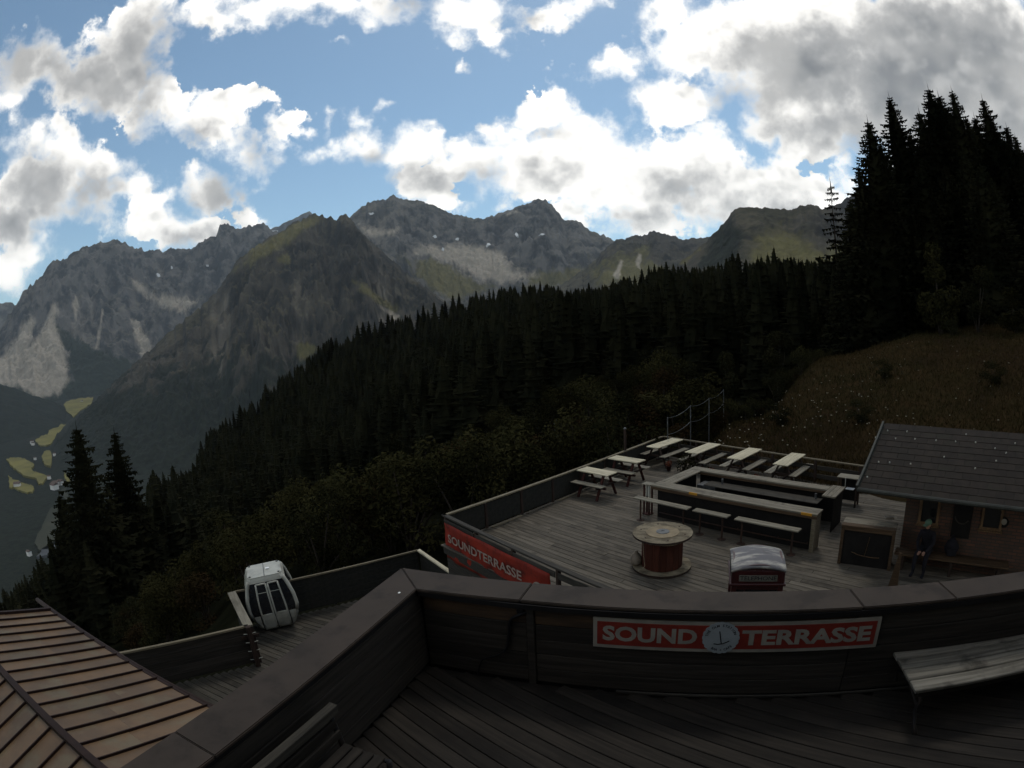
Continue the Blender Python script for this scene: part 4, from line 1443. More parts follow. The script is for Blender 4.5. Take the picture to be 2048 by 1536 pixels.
def sign_text(parent, body, cx, cz, h, width, m, bold, y=-.0125, italic=0.0):
    me = text_mesh('lettering', body, 1.0, m, bold, 0.002, 1.0, italic)
    co3 = np.array([v.co[:] for v in me.vertices])
    w0, h0 = np.ptp(co3[:, 0]), np.ptp(co3[:, 1])
    mid = (co3.max(0) + co3.min(0)) / 2
    for v in me.vertices:
        v.co.x = (v.co.x - mid[0]) * width / w0
        v.co.y = (v.co.y - mid[1]) * h / h0
    o = obj('lettering', me, parent, (cx, y, cz), (R(90), 0, 0))
    return o


def scallop(r, n=20, depth=.05):
    pts = []
    for k in range(n * 6):
        t_ = 2 * math.pi * k / (n * 6)
        q = r * (1 - depth + depth * abs(math.cos(n * t_ / 2)) ** 0.6)
        pts.append((q * math.cos(t_), q * math.sin(t_)))
    return pts


def badge(parent, cx, cz, r, y, face='badge_white', text=True):
    mb = MB().prism(scallop(r), -.003, .003)
    bd = obj('badge', mb.mesh('badge', face), parent, (cx, y, cz), (R(90), 0, 0))
    ic = MB()
    ic.beam((-.10 * r, .42 * r, .0042), (.05 * r, -.36 * r, .0042), .055 * r, .003)
    pts = [(-.36 * r, -.36 * r), (-.15 * r, -.40 * r), (.08 * r, -.37 * r), (.30 * r, -.27 * r), (.46 * r, -.17 * r)]
    for p, q in zip(pts[:-1], pts[1:]):
        ic.beam((*p, .0045), (*q, .0045), .045 * r, .003)
    ic.build('emblem', 'ink', bd)
    if text:
        lt = MB()
        for body, a0, a1, flip in (('THE OLM STATION', 168, 22, False), ('BAR + CAFE', 238, 318, True)):
            for i, ch in enumerate(body):
                if ch == ' ':
                    continue
                me = text_mesh('letter', ch, .20 * r, 'ink', .004 * r)
                a = R(a0 + (a1 - a0) * i / (len(body) - 1))
                rot = a - R(90) if not flip else a + R(90)
                ca, sa = math.cos(rot), math.sin(rot)
                q = .77 * r
                lt.add([(v.co.x * ca - v.co.y * sa + q * math.cos(a), v.co.x * sa + v.co.y * ca + q * math.sin(a), .0045) for v in me.vertices], [tuple(p.vertices) for p in me.polygons])
                bpy.data.meshes.remove(me)
        lt.build('lettering', 'ink', bd, kind='stuff')
    return bd


sx_ = lambda f: (f - .5) * SW
sign_text(sg, 'SOUND', sx_(.194), .004, SH * .50, SW * .322, 'sign_white', .035)
sign_text(sg, 'TERRASSE', sx_(.738), .0, SH * .50, SW * .462, 'sign_white', .035)
badge(sg, sx_(.436), 0, SH * .525, -.0145)

# bench against the front parapet, at the right end
def rotpt(o, a, x, y, z=0.0):
    return Vector((o[0] + x * math.cos(a) - y * math.sin(a), o[1] + x * math.sin(a) + y * math.cos(a), z))


bo = at_z(1832, 1382, -3.05)
ab = R(-16)
bn_ = thing('terrace_bench', 'wide bench of pale weathered planks on curved iron legs beside the red board', 'bench', (bo.x, bo.y, UZ), ab)
for k in range(4):
    piece('seat_plank', (2.5, .165, .04), 'bench_wood', bn_, (1.25, .085 + k * .176, .43), 0, .008)
piece('apron', (2.42, .025, .07), 'upper_wood', bn_, (1.27, .05, .37))
for lx in (.10, 2.35):
    mb = MB()
    mb.tube([(lx, .10, .41), (lx, .03, .30), (lx, .07, .18), (lx, .0, .06), (lx, -.09, .005)], [.022, .02, .018, .02, .022], 6)
    mb.tube([(lx, .62, .41), (lx, .68, .26), (lx, .63, .14), (lx, .70, .005)], [.022, .02, .018, .02], 6)
    mb.tube([(lx, .05, .22), (lx, .35, .30), (lx, .65, .22)], .014, 6)
    mb.build('leg', 'iron', bn_, smooth=True)

# garden bench against the other parapet
e0, e1 = at_z(663, 1405, -2.7), at_z(508, 1536, -2.7)
bd_ = Vector((e1.x - e0.x, e1.y - e0.y, 0)).normalized()
aa = math.atan2(bd_.y, bd_.x)
gb = thing('garden_bench', 'dark garden bench with pale top rail and black iron ends by the parapet', 'bench', (e0.x, e0.y, UZ), aa)
# local x along the bench, local +y towards the terrace
sgn = 1 if Vector((-bd_.y, bd_.x, 0)).x > 0 else -1
piece('top_rail', (1.7, .075, .085), 'lower_wood', gb, (.85, .02 * sgn, .76))
for k, (yy, zz) in enumerate(((.035, .64), (.055, .54))):
    piece('back_slat', (1.6, .03, .08), 'upper_wood', gb, (.85, yy * sgn, zz))
for k in range(4):
    piece('seat_slat', (1.6, .085, .03), 'upper_wood', gb, (.85, (.12 + k * .1) * sgn, .425))
for lx in (.06, 1.64):
    mb = MB()
    mb.tube([(lx, -.03 * sgn, 0), (lx, .03 * sgn, .25), (lx, .06 * sgn, .42), (lx, .03 * sgn, .6), (lx, 0, .75)], [.025, .024, .028, .026, .024], 6)
    mb.tube([(lx, .52 * sgn, 0), (lx, .47 * sgn, .2), (lx, .50 * sgn, .42)], [.024, .022, .026], 6)
    mb.tube([(lx, .05 * sgn, .41), (lx, .5 * sgn, .41)], .02, 6)
    mb.build('leg', 'iron', gb, smooth=True)

# ------------------------------------------------------------------ the main deck one storey lower
DZ = -6.1
DA = R(-50)
DX, DY = Vector((math.cos(DA), math.sin(DA), 0)), Vector((-math.sin(DA), math.cos(DA), 0))
_o = at_z(889, 1029, DZ + 1.0)
DO = Vector((_o.x, _o.y, 0))


def dk(X, Y, h=0.0):
    return DO + DX * X + DY * Y + Vector((0, 0, DZ + h))


def deck_plane(x, y, Y):
    """(X, h) where the view line through an image point meets the upright plane Y = const of the deck"""
    v = Vector(ray(x, y))
    o = dk(0, Y)
    t_ = Vector((o.x, o.y, 0)).dot(DY) / v.dot(DY)
    p = v * t_
    return (Vector((p.x, p.y, 0)) - DO).dot(DX), p.z - DZ


def deck_h(x, y, h):
    p = at_z(x, y, DZ + h)
    q = Vector((p.x, p.y, 0)) - DO
    return q.dot(DX), q.dot(DY)


RL = [(-.25, .16), (-1.56, 13.0)]                    # side railing line
railX = lambda Y: RL[0][0] + (RL[1][0] - RL[0][0]) * (Y - .16) / (13.0 - .16)
deck = obj('terrace_deck', MB().prism([tuple(dk(*p)[:2]) for p in ((-.3, .05), (15.5, -.9), (15.5, 11.6), (8.2, 12.2), (-1.62, 13.1))], DZ - .30, DZ - .04).mesh('terrace_deck', 'skirt_wood'), kind='structure')
planks(deck, [dk(-.27, .02) * 1.0 - Vector((0, 0, DZ)), dk(15.4, -.85) - Vector((0, 0, DZ)), dk(15.4, 11.6) - Vector((0, 0, DZ)), dk(8.2, 12.15) - Vector((0, 0, DZ)), dk(-1.58, 13.02) - Vector((0, 0, DZ))], DX, 0.185, 0.016, DZ, 0.035, 'deck_wood', 5.6, seed=4)
# timber posts that carry the deck over the slope
for X, Y in ((0.2, .5), (-.2, 4.5), (-.6, 8.5), (-1.1, 12.4), (4.0, .5), (8.0, .4)):
    p = dk(X, Y)
    gz = min(ground_at(p.x, p.y), -9)
    o = obj('deck_post', MB().box((0, 0, 0), (.2, .2, DZ - .3 - gz + .6)).mesh('deck_post', 'leg_wood'), deck, (p.x, p.y, (DZ - .3 + gz - .6) / 2), DA)

RH = 0.9


def railing(name, label, a, b_, n, panel, top_m='rail_wood', skirt=0.0, top_w=.12):
    """a, b_: deck coordinates; posts, top rail and infill"""
    A_, B_ = dk(*a), dk(*b_)
    d = (B_ - A_)
    L = d.length
    t_ = thing(name, label, 'railing', A_, math.atan2(d.y, d.x), 'railings of the lower terrace')
    piece('top_rail', (L + top_w, top_w, .05), top_m, t_, (L / 2, 0, RH - .025))
    for k in range(n + 1):
        piece('post', (.09, .09, RH - .05), 'leg_wood', t_, (min(max(L * k / n, .06), L - .06), 0, (RH - .05) / 2))
    return t_, L


t_, L = railing('terrace_railing', 'long timber railing hung with dark netting along the drop side of the terrace', RL[0], RL[1], 8, True)
for k in range(8):
    obj('net_panel', MB().box((0, 0, 0), (L / 8 - .1, .012, RH - .16)).mesh('net_panel', 'net'), t_, (L * (k + .5) / 8, 0, (RH - .12) / 2 + .04))
# foot boards along the edge with pale gaps
for k in range(8):
    piece('foot_board', (L / 8 - .25, .1, .03), 'rail_wood' if k % 2 else 'deck_wood', t_, (L * (k + .5) / 8, -.12, .02))
t_, L = railing('terrace_railing', 'plank railing between the tables and the grassy bank', (-1.56, 13.0), (8.1, 12.12), 5, False)
for k in range(5):
    for q in range(2):
        piece('board', (L / 5 - .11, .03, .17), 'skirt_wood', t_, (L * (k + .5) / 5, .05, .22 + q * .33))
t_, L = railing('terrace_railing', 'grey timber railing above the red banner facing the station', (-.25, .16), (9.6, -.4), 6, False, 'skirt_wood', top_w=.14)
for k in range(6):
    piece('board', (L / 6 - .1, .03, .15), 'skirt_wood', t_, (L * (k + .5) / 6, -.055, RH - .19))
fr_rail = t_
for k in range(8):
    piece('skirt_board', (L, .03, .17), 'skirt_wood', t_, (L / 2, -.03, -.13 - k * .18))

# red banner hung outside that railing
ban_d = (dk(9.6, -.4) - dk(-.25, .16)).normalized()
ban_n = Vector((ban_d.y, -ban_d.x, 0))


def ban_hit(x, y):
    v = Vector(ray(x, y))
    o = dk(-.25, .16) + ban_n * .1
    o = Vector((o.x, o.y, 0))
    t2 = o.dot(ban_n) / v.dot(ban_n)
    p = v * t2
    return (p - dk(-.25, .16)).dot(ban_d), p.z - DZ


u0, z0_ = ban_hit(888, 1045)
u1, z1_ = ban_hit(1100, 1150)
ub, zb_ = ban_hit(890, 1112)
Wb, Hb = u1 - u0, z0_ - zb_
oc = dk(-.25, .16) + ban_n * .1 + ban_d * ((u0 + u1) / 2)
bnr = thing('fabric_banner', 'orange-red banner reading SOUNDTERRASSE hung below the grey railing', 'banner', (oc.x, oc.y, DZ + (z0_ + zb_) / 2), math.atan2(ban_d.y, ban_d.x))
mb = MB()
nx, nz = 36, 9
vs = [((i / nx - .5) * Wb, .02 * math.sin(i * 1.1) * (j / nz) + .012 * math.sin(i * .47 + j), (.5 - j / nz) * Hb + .015 * math.sin(i * .8) * (j / nz)) for i in range(nx + 1) for j in range(nz + 1)]
mb.add(vs, [(i * (nz + 1) + j, i * (nz + 1) + j + 1, (i + 1) * (nz + 1) + j + 1, (i + 1) * (nz + 1) + j) for i in range(nx) for j in range(nz)])
cl = mb.build('cloth', 'banner_red', bnr, smooth=True)
so = cl.modifiers.new('thickness', 'SOLIDIFY')
so.thickness = .006
sign_text(bnr, 'SOUNDTERRASSE', -.085 * Wb, .13 * Hb, Hb * .235, Wb * .735, 'banner_letter', .02, -.036)
badge(bnr, .415 * Wb, -.02 * Hb, Hb * .21, -.036, 'sign_white', False)


# tables on the deck
def picnic(name, label, X, Y, L, rz, group, top_m, red=False, W=.62, th=.92, sh=.56):
    p = dk(X, Y)
    t2 = thing(name, label, 'picnic table', p, DA + rz, group)
    n = 4
    for k in range(n):
        piece('top_plank', (L, W / n - .008, .04), top_m, t2, (0, -W / 2 + W / n * (k + .5), th - .02))
    for sy in (-1, 1):
        for k in range(2):
            piece('seat_plank', (L, .15, .035), 'seat_wood', t2, (0, sy * (W / 2 + .20 + (k - .5) * .16), sh - .018))
    lm = 'red_leg' if red else 'leg_wood'
    for sx in (-1, 1):
        x = sx * (L / 2 - .28)
        for sy in (-1, 1):
            MB().beam((x, sy * .14, th - .05), (x, sy * (W / 2 + .26), .0), .09, .05).build('leg', lm, t2)
        MB().beam((x + .04, -W / 2 - .34, sh - .075), (x + .04, W / 2 + .34, sh - .075), .04, .08).build('seat_bearer', 'leg_wood', t2)
        MB().beam((x + .04, -W / 2 + .04, th - .075), (x + .04, W / 2 - .04, th - .075), .04, .07).build('top_bearer', 'leg_wood', t2)
    MB().beam((-L / 2 + .3, 0, .30), (L / 2 - .3, 0, .30), .05, .08).build('stretcher', lm, t2)
    return t2


GT = 'picnic tables on the terrace'
for i, (X, lab) in enumerate(((-.58, 'long pale picnic table in the corner of the two railings'), (1.36, 'long pale picnic table, second from the railing corner'), (3.32, 'long pale picnic table between the corner pair and the end one'), (5.27, 'long pale picnic table of the row, next to the hut roof'))):
    picnic('picnic_table', lab, X, 11.75, 2.0, R(90), GT, 'table_wood')
picnic('picnic_table', 'short pale picnic table with reddish legs by the netted railing, ahead of the other', .0, 6.5, 1.42, R(2), GT, 'table_wood', True, .60)
picnic('picnic_table', 'short pale picnic table by the netted railing, between its twin and the corner', -.22, 8.52, 1.42, R(2), GT, 'table_wood', True, .60)

# clay pots with red flowers under the long tables
def pot(X, Y, lab):
    p = dk(X, Y)
    t2 = thing('flower_pot', lab, 'flower pot', p, 0, 'flower pots on the terrace')
    MB().lathe([(.07, 0), (.11, .2), (.125, .2), (.125, .24), (.1, .24), (.09, .2)], 14).build('pot', 'red_leg', t2, smooth=True)
    leaf_cloud([(0, 0, .32, .14, .14, .12)], 120, .035, int(X * 10) + 3).build('blossom', 'blossom', t2)


for X, lab in ((.28, 'small pot of orange flowers by the corner table'), (2.32, 'small pot of orange flowers between the middle tables'), (4.3, 'small pot of orange flowers beside the table next to the hut roof')):
    pot(X, 10.75, lab)

# ring-shaped bar counter
BX0, BX1, BY0, BY1, BH = 2.95, 8.45, 5.72, 8.42, 1.1
bar = thing('bar_counter', 'large ring-shaped bar counter of grey planks with black front panels', 'bar counter', dk(0, 0), DA)
cw = .52


def ctop(x0, x1, y0, y1, n, along):
    for k in range(n):
        if along == 'x':
            w = (y1 - y0) / n
            piece('counter_plank', (x1 - x0, w - .008, .05), 'bar_wood', bar, ((x0 + x1) / 2, y0 + w * (k + .5), BH - .025))
        else:
            w = (x1 - x0) / n
            piece('counter_plank', (y1 - y0, w - .008, .05), 'bar_wood', bar, (x0 + w * (k + .5), (y0 + y1) / 2, BH - .025), R(90))


ctop(BX0, BX1, BY0, BY0 + cw, 3, 'x')
ctop(BX0, BX1 - .45, BY1 - .42, BY1, 3, 'x')
ctop(BX0, BX0 + .5, BY0 + cw + .003, BY1 - .425, 3, 'y')
ctop(BX1 - .445, BX1 - .0, BY1 - 1.0, BY1 + .15, 3, 'y')
# fascia under the edges
for a, b_, yy in ((BX0, BX1, BY0 + .012),):
    piece('fascia', (b_ - a, .022, .09), 'brown_wood', bar, ((a + b_) / 2, yy, BH - .096))
piece('fascia', (BX1 - BX0 - .5, .022, .08), 'brown_wood', bar, ((BX0 + BX1) / 2 - .2, BY1 - .41, BH - .09))
# black panels
piece('front_panel', (BX1 - BX0 - .28, .03, BH - .06), 'black_panel', bar, ((BX0 + BX1) / 2, BY0 + .20, (BH - .06) / 2 + .005))
piece('front_panel', (BX1 - BX0 - .6, .03, BH - .06), 'black_panel', bar, ((BX0 + BX1) / 2, BY1 - .12, (BH - .06) / 2 + .005))
piece('side_panel', (.03, BY1 - BY0 - .36, BH - .06), 'black_panel', bar, (BX0 + .15, (BY0 + BY1) / 2 + .02, (BH - .06) / 2 + .005))
piece('side_panel', (.03, 1.0, BH - .06), 'black_panel', bar, (BX1 - .06, BY1 - .5, (BH - .06) / 2 + .005))
piece('end_panel', (.05, cw - .04, BH - .055), 'bar_wood', bar, (BX1 - .06, BY0 + cw / 2, (BH - .055) / 2 + .002), 0)
piece('end_post', (.10, .09, BH - .055), 'rail_wood', bar, (BX1 - .10, BY0 + .06, (BH - .055) / 2 + .002))
# inner work shelf and fridges
piece('shelf', (4.0, .55, .03), 'lower_wood', bar, (5.9, BY1 - .75, .82))
piece('shelf', (4.6, .40, .03), 'lower_wood', bar, (5.7, BY0 + cw + .2, .74))
piece('cold_box', (.7, .55, .8), 'steel', bar, (4.0, BY1 - .75, .40))
for x in (4.4, 7.7):
    MB().cyl((x, BY1 - .62, .82), (x, BY1 - .62, 1.0), .035, .035, 10).build('tap_column', 'steel', bar)
for x0, x1 in ((4.37, 4.66), (7.98, 8.30)):
    piece('yellow_tape', (x1 - x0, .006, .065), 'tape_yellow', bar, ((x0 + x1) / 2, BY0 - .004, BH - .034), 0, .001)
    piece('yellow_tape', (x1 - x0, .03, .004), 'tape_yellow', bar, ((x0 + x1) / 2, BY0 + .012, BH + .001), 0, .001)
MB().tube([(BX0 + .3, BY0 + .06, .22), (BX1 - .2, BY0 + .06, .22)], .022, 8).build('foot_rail', 'rusty_steel', bar, smooth=True)
for x in (3.4, 4.7, 6.0, 7.3, 8.2):
    MB().tube([(x, BY0 + .06, .22), (x, BY0 + .19, .22)], .014, 6).build('rail_bracket', 'rusty_steel', bar)

# bench seats on posts before the bar
for X0, X1, lab in ((2.62, 4.62, 'long bar bench seat on posts beside the red and white stand'), (4.80, 5.95, 'short bar bench seat between the two long ones'), (6.18, 8.12, 'long bar bench seat beside the bar end with yellow tape')):
    p = dk((X0 + X1) / 2, 5.36)
    t2 = thing('bar_bench', lab, 'bench', p, DA, 'bench seats along the bar')
    Lb = X1 - X0
    for k in range(2):
        piece('seat_plank', (Lb, .13, .04), 'seat_wood', t2, (0, -.07 + .14 * k, .73))
    for sx in (-1, 1):
        x = sx * (Lb / 2 - .2)
        mb = MB().cyl((x, 0, .015), (x, 0, .71), .028, .028, 10)
        mb.build('post', 'rusty_steel', t2)
        MB().lathe([(.13, 0), (.13, .012), (.05, .03)], 14, (x, 0, 0)).build('foot', 'rusty_steel', t2)
        piece('bracket', (.05, .24, .02), 'rusty_steel', t2, (x, 0, .70))

# red and white stand at the end of the bar
p = dk(2.66, 5.98)
t2 = thing('drinks_stand', 'slim drinks stand on red and white posts at the bar corner', 'stand', p, DA)
piece('top', (.34, .30, .03), 'seat_wood', t2, (0, 0, 1.02))
for k, (sx, sy) in enumerate(((-.1, -.08), (.1, -.08), (.1, .08), (-.1, .08))):
    MB().box((sx, sy, .28), (.045, .045, .56)).build('leg', 'red_leg', t2)
    MB().box((sx, sy, .78), (.045, .045, .45)).build('leg_top', 'gondola_white' if k % 2 else 'red_leg', t2)
piece('foot_plate', (.3, .26, .025), 'red_leg', t2, (0, 0, .013))

# cable-reel table
p = dk(5.36, 2.9)
sp = thing('cable_reel_table', 'upright wooden cable reel used as a table with red drum', 'table', p, DA + .3)
Rr = .76
mb = MB()
nb_ = 7
for k in range(nb_):
    y0, y1 = -Rr + 2 * Rr * k / nb_ + .004, -Rr + 2 * Rr * (k + 1) / nb_ - .004
    pts = []
    ys = np.linspace(y0, y1, 5)
    pts = [(math.sqrt(max(Rr ** 2 - y * y, 0.002)), y) for y in ys] + [(-math.sqrt(max(Rr ** 2 - y * y, 0.002)), y) for y in ys[::-1]]
    c = MB().prism(pts, .90, .955).build('top_plank', 'spool_wood', sp)
    MB().prism(pts, .02, .075).build('base_plank', 'spool_wood', sp)
MB().lathe([(Rr + .004, .905), (Rr + .004, .95), (Rr - .01, .95), (Rr - .01, .905)], 40).build('rim', 'leg_wood', sp)
MB().lathe([(Rr + .004, .025), (Rr + .004, .07), (Rr - .01, .07), (Rr - .01, .025)], 40).build('rim', 'leg_wood', sp)
MB().lathe([(.42, .955), (.42, .966), (.41, .968), (.2, .968)], 32).build('hub_ring', 'spool_hub', sp)
MB().lathe([(.17, .968), (.17, .978), (.05, .98), (.05, .972)], 24).build('hub_plate', 'steel', sp)
for k in range(18):
    a = 2 * math.pi * (k + .5) / 18
    piece('stave', (.03, .176, .825), 'spool_red', sp, (.505 * math.cos(a), .505 * math.sin(a), .4875), a)
for k in range(6):
    a = 2 * math.pi * k / 6
    MB().cyl((.58 * math.cos(a), .58 * math.sin(a), .953), (.58 * math.cos(a), .58 * math.sin(a), .964), .025, .02, 8).build('bolt', 'rusty_steel', sp)
MB().tube([(.53 * math.cos(t), .53 * math.sin(t), .80 + .012 * math.sin(3 * t)) for t in np.linspace(0, 2 * math.pi, 40)], .010, 6).build('rope', 'rope', sp, smooth=True)
a0 = R(-140)
MB().tube([(.53 * math.cos(a0 + .05 * k), .53 * math.sin(a0 + .05 * k), z) for k, z in enumerate((.80, .66, .5, .36, .24, .16))] + [(.62 * math.cos(a0 + .3), .62 * math.sin(a0 + .3), .10), (.74 * math.cos(a0 + .28), .74 * math.sin(a0 + .28), .088)], .009, 6).build('rope', 'rope', sp, smooth=True)
# canvas sack leaning on the reel's base
lo = dk(4.83, 2.50, .075)
sk = MB().lathe([(.02, 0), (.13, .01), (.155, .08), (.14, .19), (.10, .28), (.045, .33), (.05, .37), (.0, .38)], 14)
sk.v = [(x * (1 + .08 * math.sin(9 * z + 3 * x)), y * (1 + .1 * math.cos(7 * z)), z) for x, y, z in sk.v]
tag(sk.build('canvas_sack', 'canvas', None, (lo.x, lo.y, DZ + .075), smooth=True), 'small pale canvas sack sitting on the base of the cable reel', 'sack')

# telephone box
pc = dk(9.08, .42)
ta = DA + R(30)
tb = thing('telephone_box', 'dark red telephone box with worn pale domed roof', 'telephone box', pc, ta)
tb.scale = (1, 1, .9)
W = .90
# body: corner posts, rails and glazed doors on four sides (front is local -y)
for sx in (-1, 1):
    for sy in (-1, 1):
        piece('corner_post', (.09, .09, 1.98), 'phone_red', tb, (sx * (W / 2 - .045), sy * (W / 2 - .045), .99))
for k in range(4):
    a = k * math.pi / 2
    m2 = Matrix.Rotation(a, 3, 'Z')

    def side(name, d, x, z, depth, mm, b=.005):
        v = m2 @ Vector((x, -(W / 2) + depth, z))
        return obj(name, chamfer_mesh(d, mm, b), tb, v, a)
    side('panel', (W - .18, .04, .36), 0, .20, .05, 'phone_red')
    side('top_rail', (W - .18, .05, .12), 0, 1.92, .045, 'phone_red')
    side('glass', (W - .2, .012, 1.48), 0, 1.12, .06, 'window_glass', 0)
    for i in range(7):
        side('glazing_bar', (W - .18, .03, .022), 0, .52 + .2 * i, .055, 'phone_red')
    for i in (-.21, .21):
        side('glazing_bar', (.022, .03, 1.46), i, 1.12, .052, 'phone_red')
    # entablature with the opal sign
    side('lintel', (W + .02, .05, .28), 0, 2.13, .02, 'phone_red')
    pl = side('sign_plate', (W - .24, .012, .125), 0, 2.115, -.008, 'phone_plate', .002)
    if k in (0, 1, 3):
        me = text_mesh('lettering', 'TELEPHONE', .118, 'ink', .0, .001, 1.0, 0.0, .98)
        obj('lettering', me, pl, (0, -.0075, 0), (R(90), 0, 0))
piece('cornice', (W + .07, W + .07, .045), 'phone_red', tb, (0, 0, 1.985))
# vaulted roof: a segment arch front to back and side to side
n = 14
vs, fs = [], []
for i in range(n + 1):
    for j in range(n + 1):
        x, y = (i / n - .5) * (W + .05), (j / n - .5) * (W + .05)
        zx, zy = .19 * (1 - (2 * i / n - 1) ** 2), .19 * (1 - (2 * j / n - 1) ** 2)
        vs.append((x, y, 2.27 + min(zx, zy) * .55 + .45 * max(zx, zy) + .0))
for i in range(n):
    for j in range(n):
        a = i * (n + 1) + j
        fs.append((a, a + n + 1, a + n + 2, a + 1))
rf = MB().add(vs, fs)
ro = rf.build('roof', 'zinc', tb, smooth=True)
so = ro.modifiers.new('thickness', 'SOLIDIFY')
so.thickness, so.offset = .045, -1
for k in range(4):
    a = k * math.pi / 2
    m2 = Matrix.Rotation(a, 3, 'Z')
    pts = [(-W / 2 + .02, 0)] + [((i / 12 - .5) * (W - .04), .155 * (1 - (2 * i / 12 - 1) ** 2) * .9) for i in range(13)] + [(W / 2 - .02, 0)]
    mb = MB()
    vs = [m2 @ Vector((x, -W / 2 + .012, 2.25 + z)) for x, z in pts] + [m2 @ Vector((x, -W / 2 + .05, 2.25 + z)) for x, z in pts]
    nn = len(pts)
    mb.add(vs, [tuple(range(nn)), tuple(range(2 * nn - 1, nn - 1, -1))] + [(i, (i + 1) % nn, nn + (i + 1) % nn, nn + i) for i in range(nn)])
    pd = mb.build('pediment', 'phone_red', tb)
    v = m2 @ Vector((0, -W / 2 + .008, 2.31))
    cr = MB()
    cr.box((0, 0, -.03), (.11, .012, .02))
    for x in (-.045, -.022, 0, .022, .045):
        cr.cyl((x, 0, -.02), (x * 1.15, 0, .035 - abs(x) * .3), .009, .004, 6)
    cr.build('crown_emblem', 'red_leg', pd, v, a)
piece('floor', (W - .1, W - .1, .04), 'iron', tb, (0, 0, .02))

# small serving counter by the hut, its black front painted with a T-bar emblem
cx0, cx1, cy0, cy1 = 9.22, 10.66, 5.42, 6.12
ct = thing('serving_counter', 'small plank-topped serving counter, black front painted with a pale T-bar emblem', 'counter', dk((cx0 + cx1) / 2, (cy0 + cy1) / 2), DA + R(6))
Lc, Wc, Hc = cx1 - cx0, .62, 1.08
for k in range(3):
    piece('top_plank', (Lc, Wc / 3 - .006, .05), 'bar_wood' if k else 'brown_wood', ct, (0, -Wc / 2 + Wc / 3 * (k + .5), Hc - .025))
for sx in (-1, 1):
    piece('upright', (.08, .06, Hc - .05), 'brown_wood', ct, (sx * (Lc / 2 - .04), -Wc / 2 + .05, (Hc - .05) / 2))
    piece('side_panel', (.03, Wc - .12, Hc - .05), 'brown_wood', ct, (sx * (Lc / 2 - .03), .04, (Hc - .05) / 2))
piece('head_rail', (Lc - .17, .05, .09), 'brown_wood', ct, (0, -Wc / 2 + .05, Hc - .10))
piece('front_panel', (Lc - .16, .03, Hc - .16), 'black_panel', ct, (0, -Wc / 2 + .07, (Hc - .16) / 2 + .01))
em = MB()
yy = -Wc / 2 + .0515
em.beam((.06, yy, .82), (-.02, yy, .30), .006, .04, (0, 1, 0))
ps = [(-.38, .37), (-.2, .315), (0, .29), (.2, .285), (.38, .30)]
for q0, q1 in zip(ps[:-1], ps[1:]):
    em.beam((q0[0], yy, q0[1]), (q1[0], yy, q1[1]), .006, .032, (0, 1, 0))
em.build('emblem', 'frame_wood', ct)
lo = deck_h(1778, 1037, 1.08)
tag(piece('tea_towel', (.26, .2, .05), 'canvas', None, dk(lo[0], lo[1], Hc + .025), DA + .4, .018), 'pale folded cloth lying on the small serving counter', 'cloth')

# high side table and its wire stand beside the railing end
X, Y = deck_h(1699, 952, 1.0)
st = thing('side_table', 'high plain side table against the railing beside the hut roof', 'table', dk(X, Y), DA)
for k in range(3):
    piece('top_plank', (.78, .15, .035), 'seat_wood', st, (0, -.16 + k * .16, .98))
for sx, sy in ((-1, -1), (1, -1), (1, 1), (-1, 1)):
    piece('leg', (.06, .06, .96), 'brown_wood' if sx < 0 else 'leg_wood', st, (sx * .33, sy * .19, .48))
piece('shelf', (.3, .22, .02), 'bright_white', st, (.1, -.16, .62))
piece('divider', (.025, .03, .40), 'gondola_white', st, (-.06, -.26, .81))
piece('back_board', (.6, .02, .8), 'black_panel', st, (0, .2, .5))

# ------------------------------------------------------------------ the hut
HX0, HX1, HY0, HY1 = 10.75, 15.2, 6.3, 9.8
hut = thing('brick_hut', 'low brick hut with shingle roof studded with pale snow stops', 'hut', dk(0, 0), DA)
mb_ = bpy.data.materials.new('brick')
mb_.use_nodes = True
t = NT(mb_.node_tree)
b = t.n['Principled BSDF']
co = t.node('ShaderNodeTexCoord').outputs['Object']
sp_ = t.node('ShaderNodeSeparateXYZ')
t.l.new(co, sp_.inputs[0])
cb = t.node('ShaderNodeCombineXYZ')
t.l.new(t.math('ADD', sp_.outputs[0], sp_.outputs[1]), cb.inputs[0])
t.l.new(sp_.outputs[2], cb.inputs[1])
br = t.node('ShaderNodeTexBrick')
t.l.new(cb.outputs[0], br.inputs['Vector'])
br.inputs['Color1'].default_value = (0.105, 0.045, 0.026, 1)
br.inputs['Color2'].default_value = (0.060, 0.032, 0.021, 1)
br.inputs['Mortar'].default_value = (0.032, 0.027, 0.021, 1)
br.inputs['Scale'].default_value = 1.0
br.inputs['Mortar Size'].default_value = 0.012
br.inputs['Brick Width'].default_value = 0.26
br.inputs['Row Height'].default_value = 0.085
nz = t.noise(co, 2.5, 5.0, 0.6)
c = t.mix(t.ramp(nz.outputs[0], 0.4, 0.65, 0, 0.6), br.outputs['Color'], (0.038, 0.027, 0.018))
t.l.new(c, b.inputs['Base Color'])
b.inputs['Roughness'].default_value = 0.9
bn = t.node('ShaderNodeBump')
bn.inputs['Strength'].default_value = 0.6
bn.inputs['Distance'].default_value = 0.02
t.l.new(t.math('SUBTRACT', 1.0, br.outputs['Fac']), bn.inputs['Height'])
t.l.new(bn.outputs[0], b.inputs['Normal'])
MATS['brick'] = mb_
EH, EY, RY, RHh = 2.12, 5.15, 8.05, 3.2       # eave height and line, ridge line and height
RX0, RX1 = 9.62, 16.2
slope = (RHh - EH) / (RY - EY)
WH = 2.12
MB().prism([(HX0, HY0), (HX1, HY0), (HX1, HY1), (HX0, HY1)], -.35, WH + .28).build('wall', 'brick', hut)
piece('wall_plate', (RX1 - RX0 - .1, .14, .14), 'leg_wood', hut, ((RX0 + RX1) / 2, HY0 - .09, WH + .30))
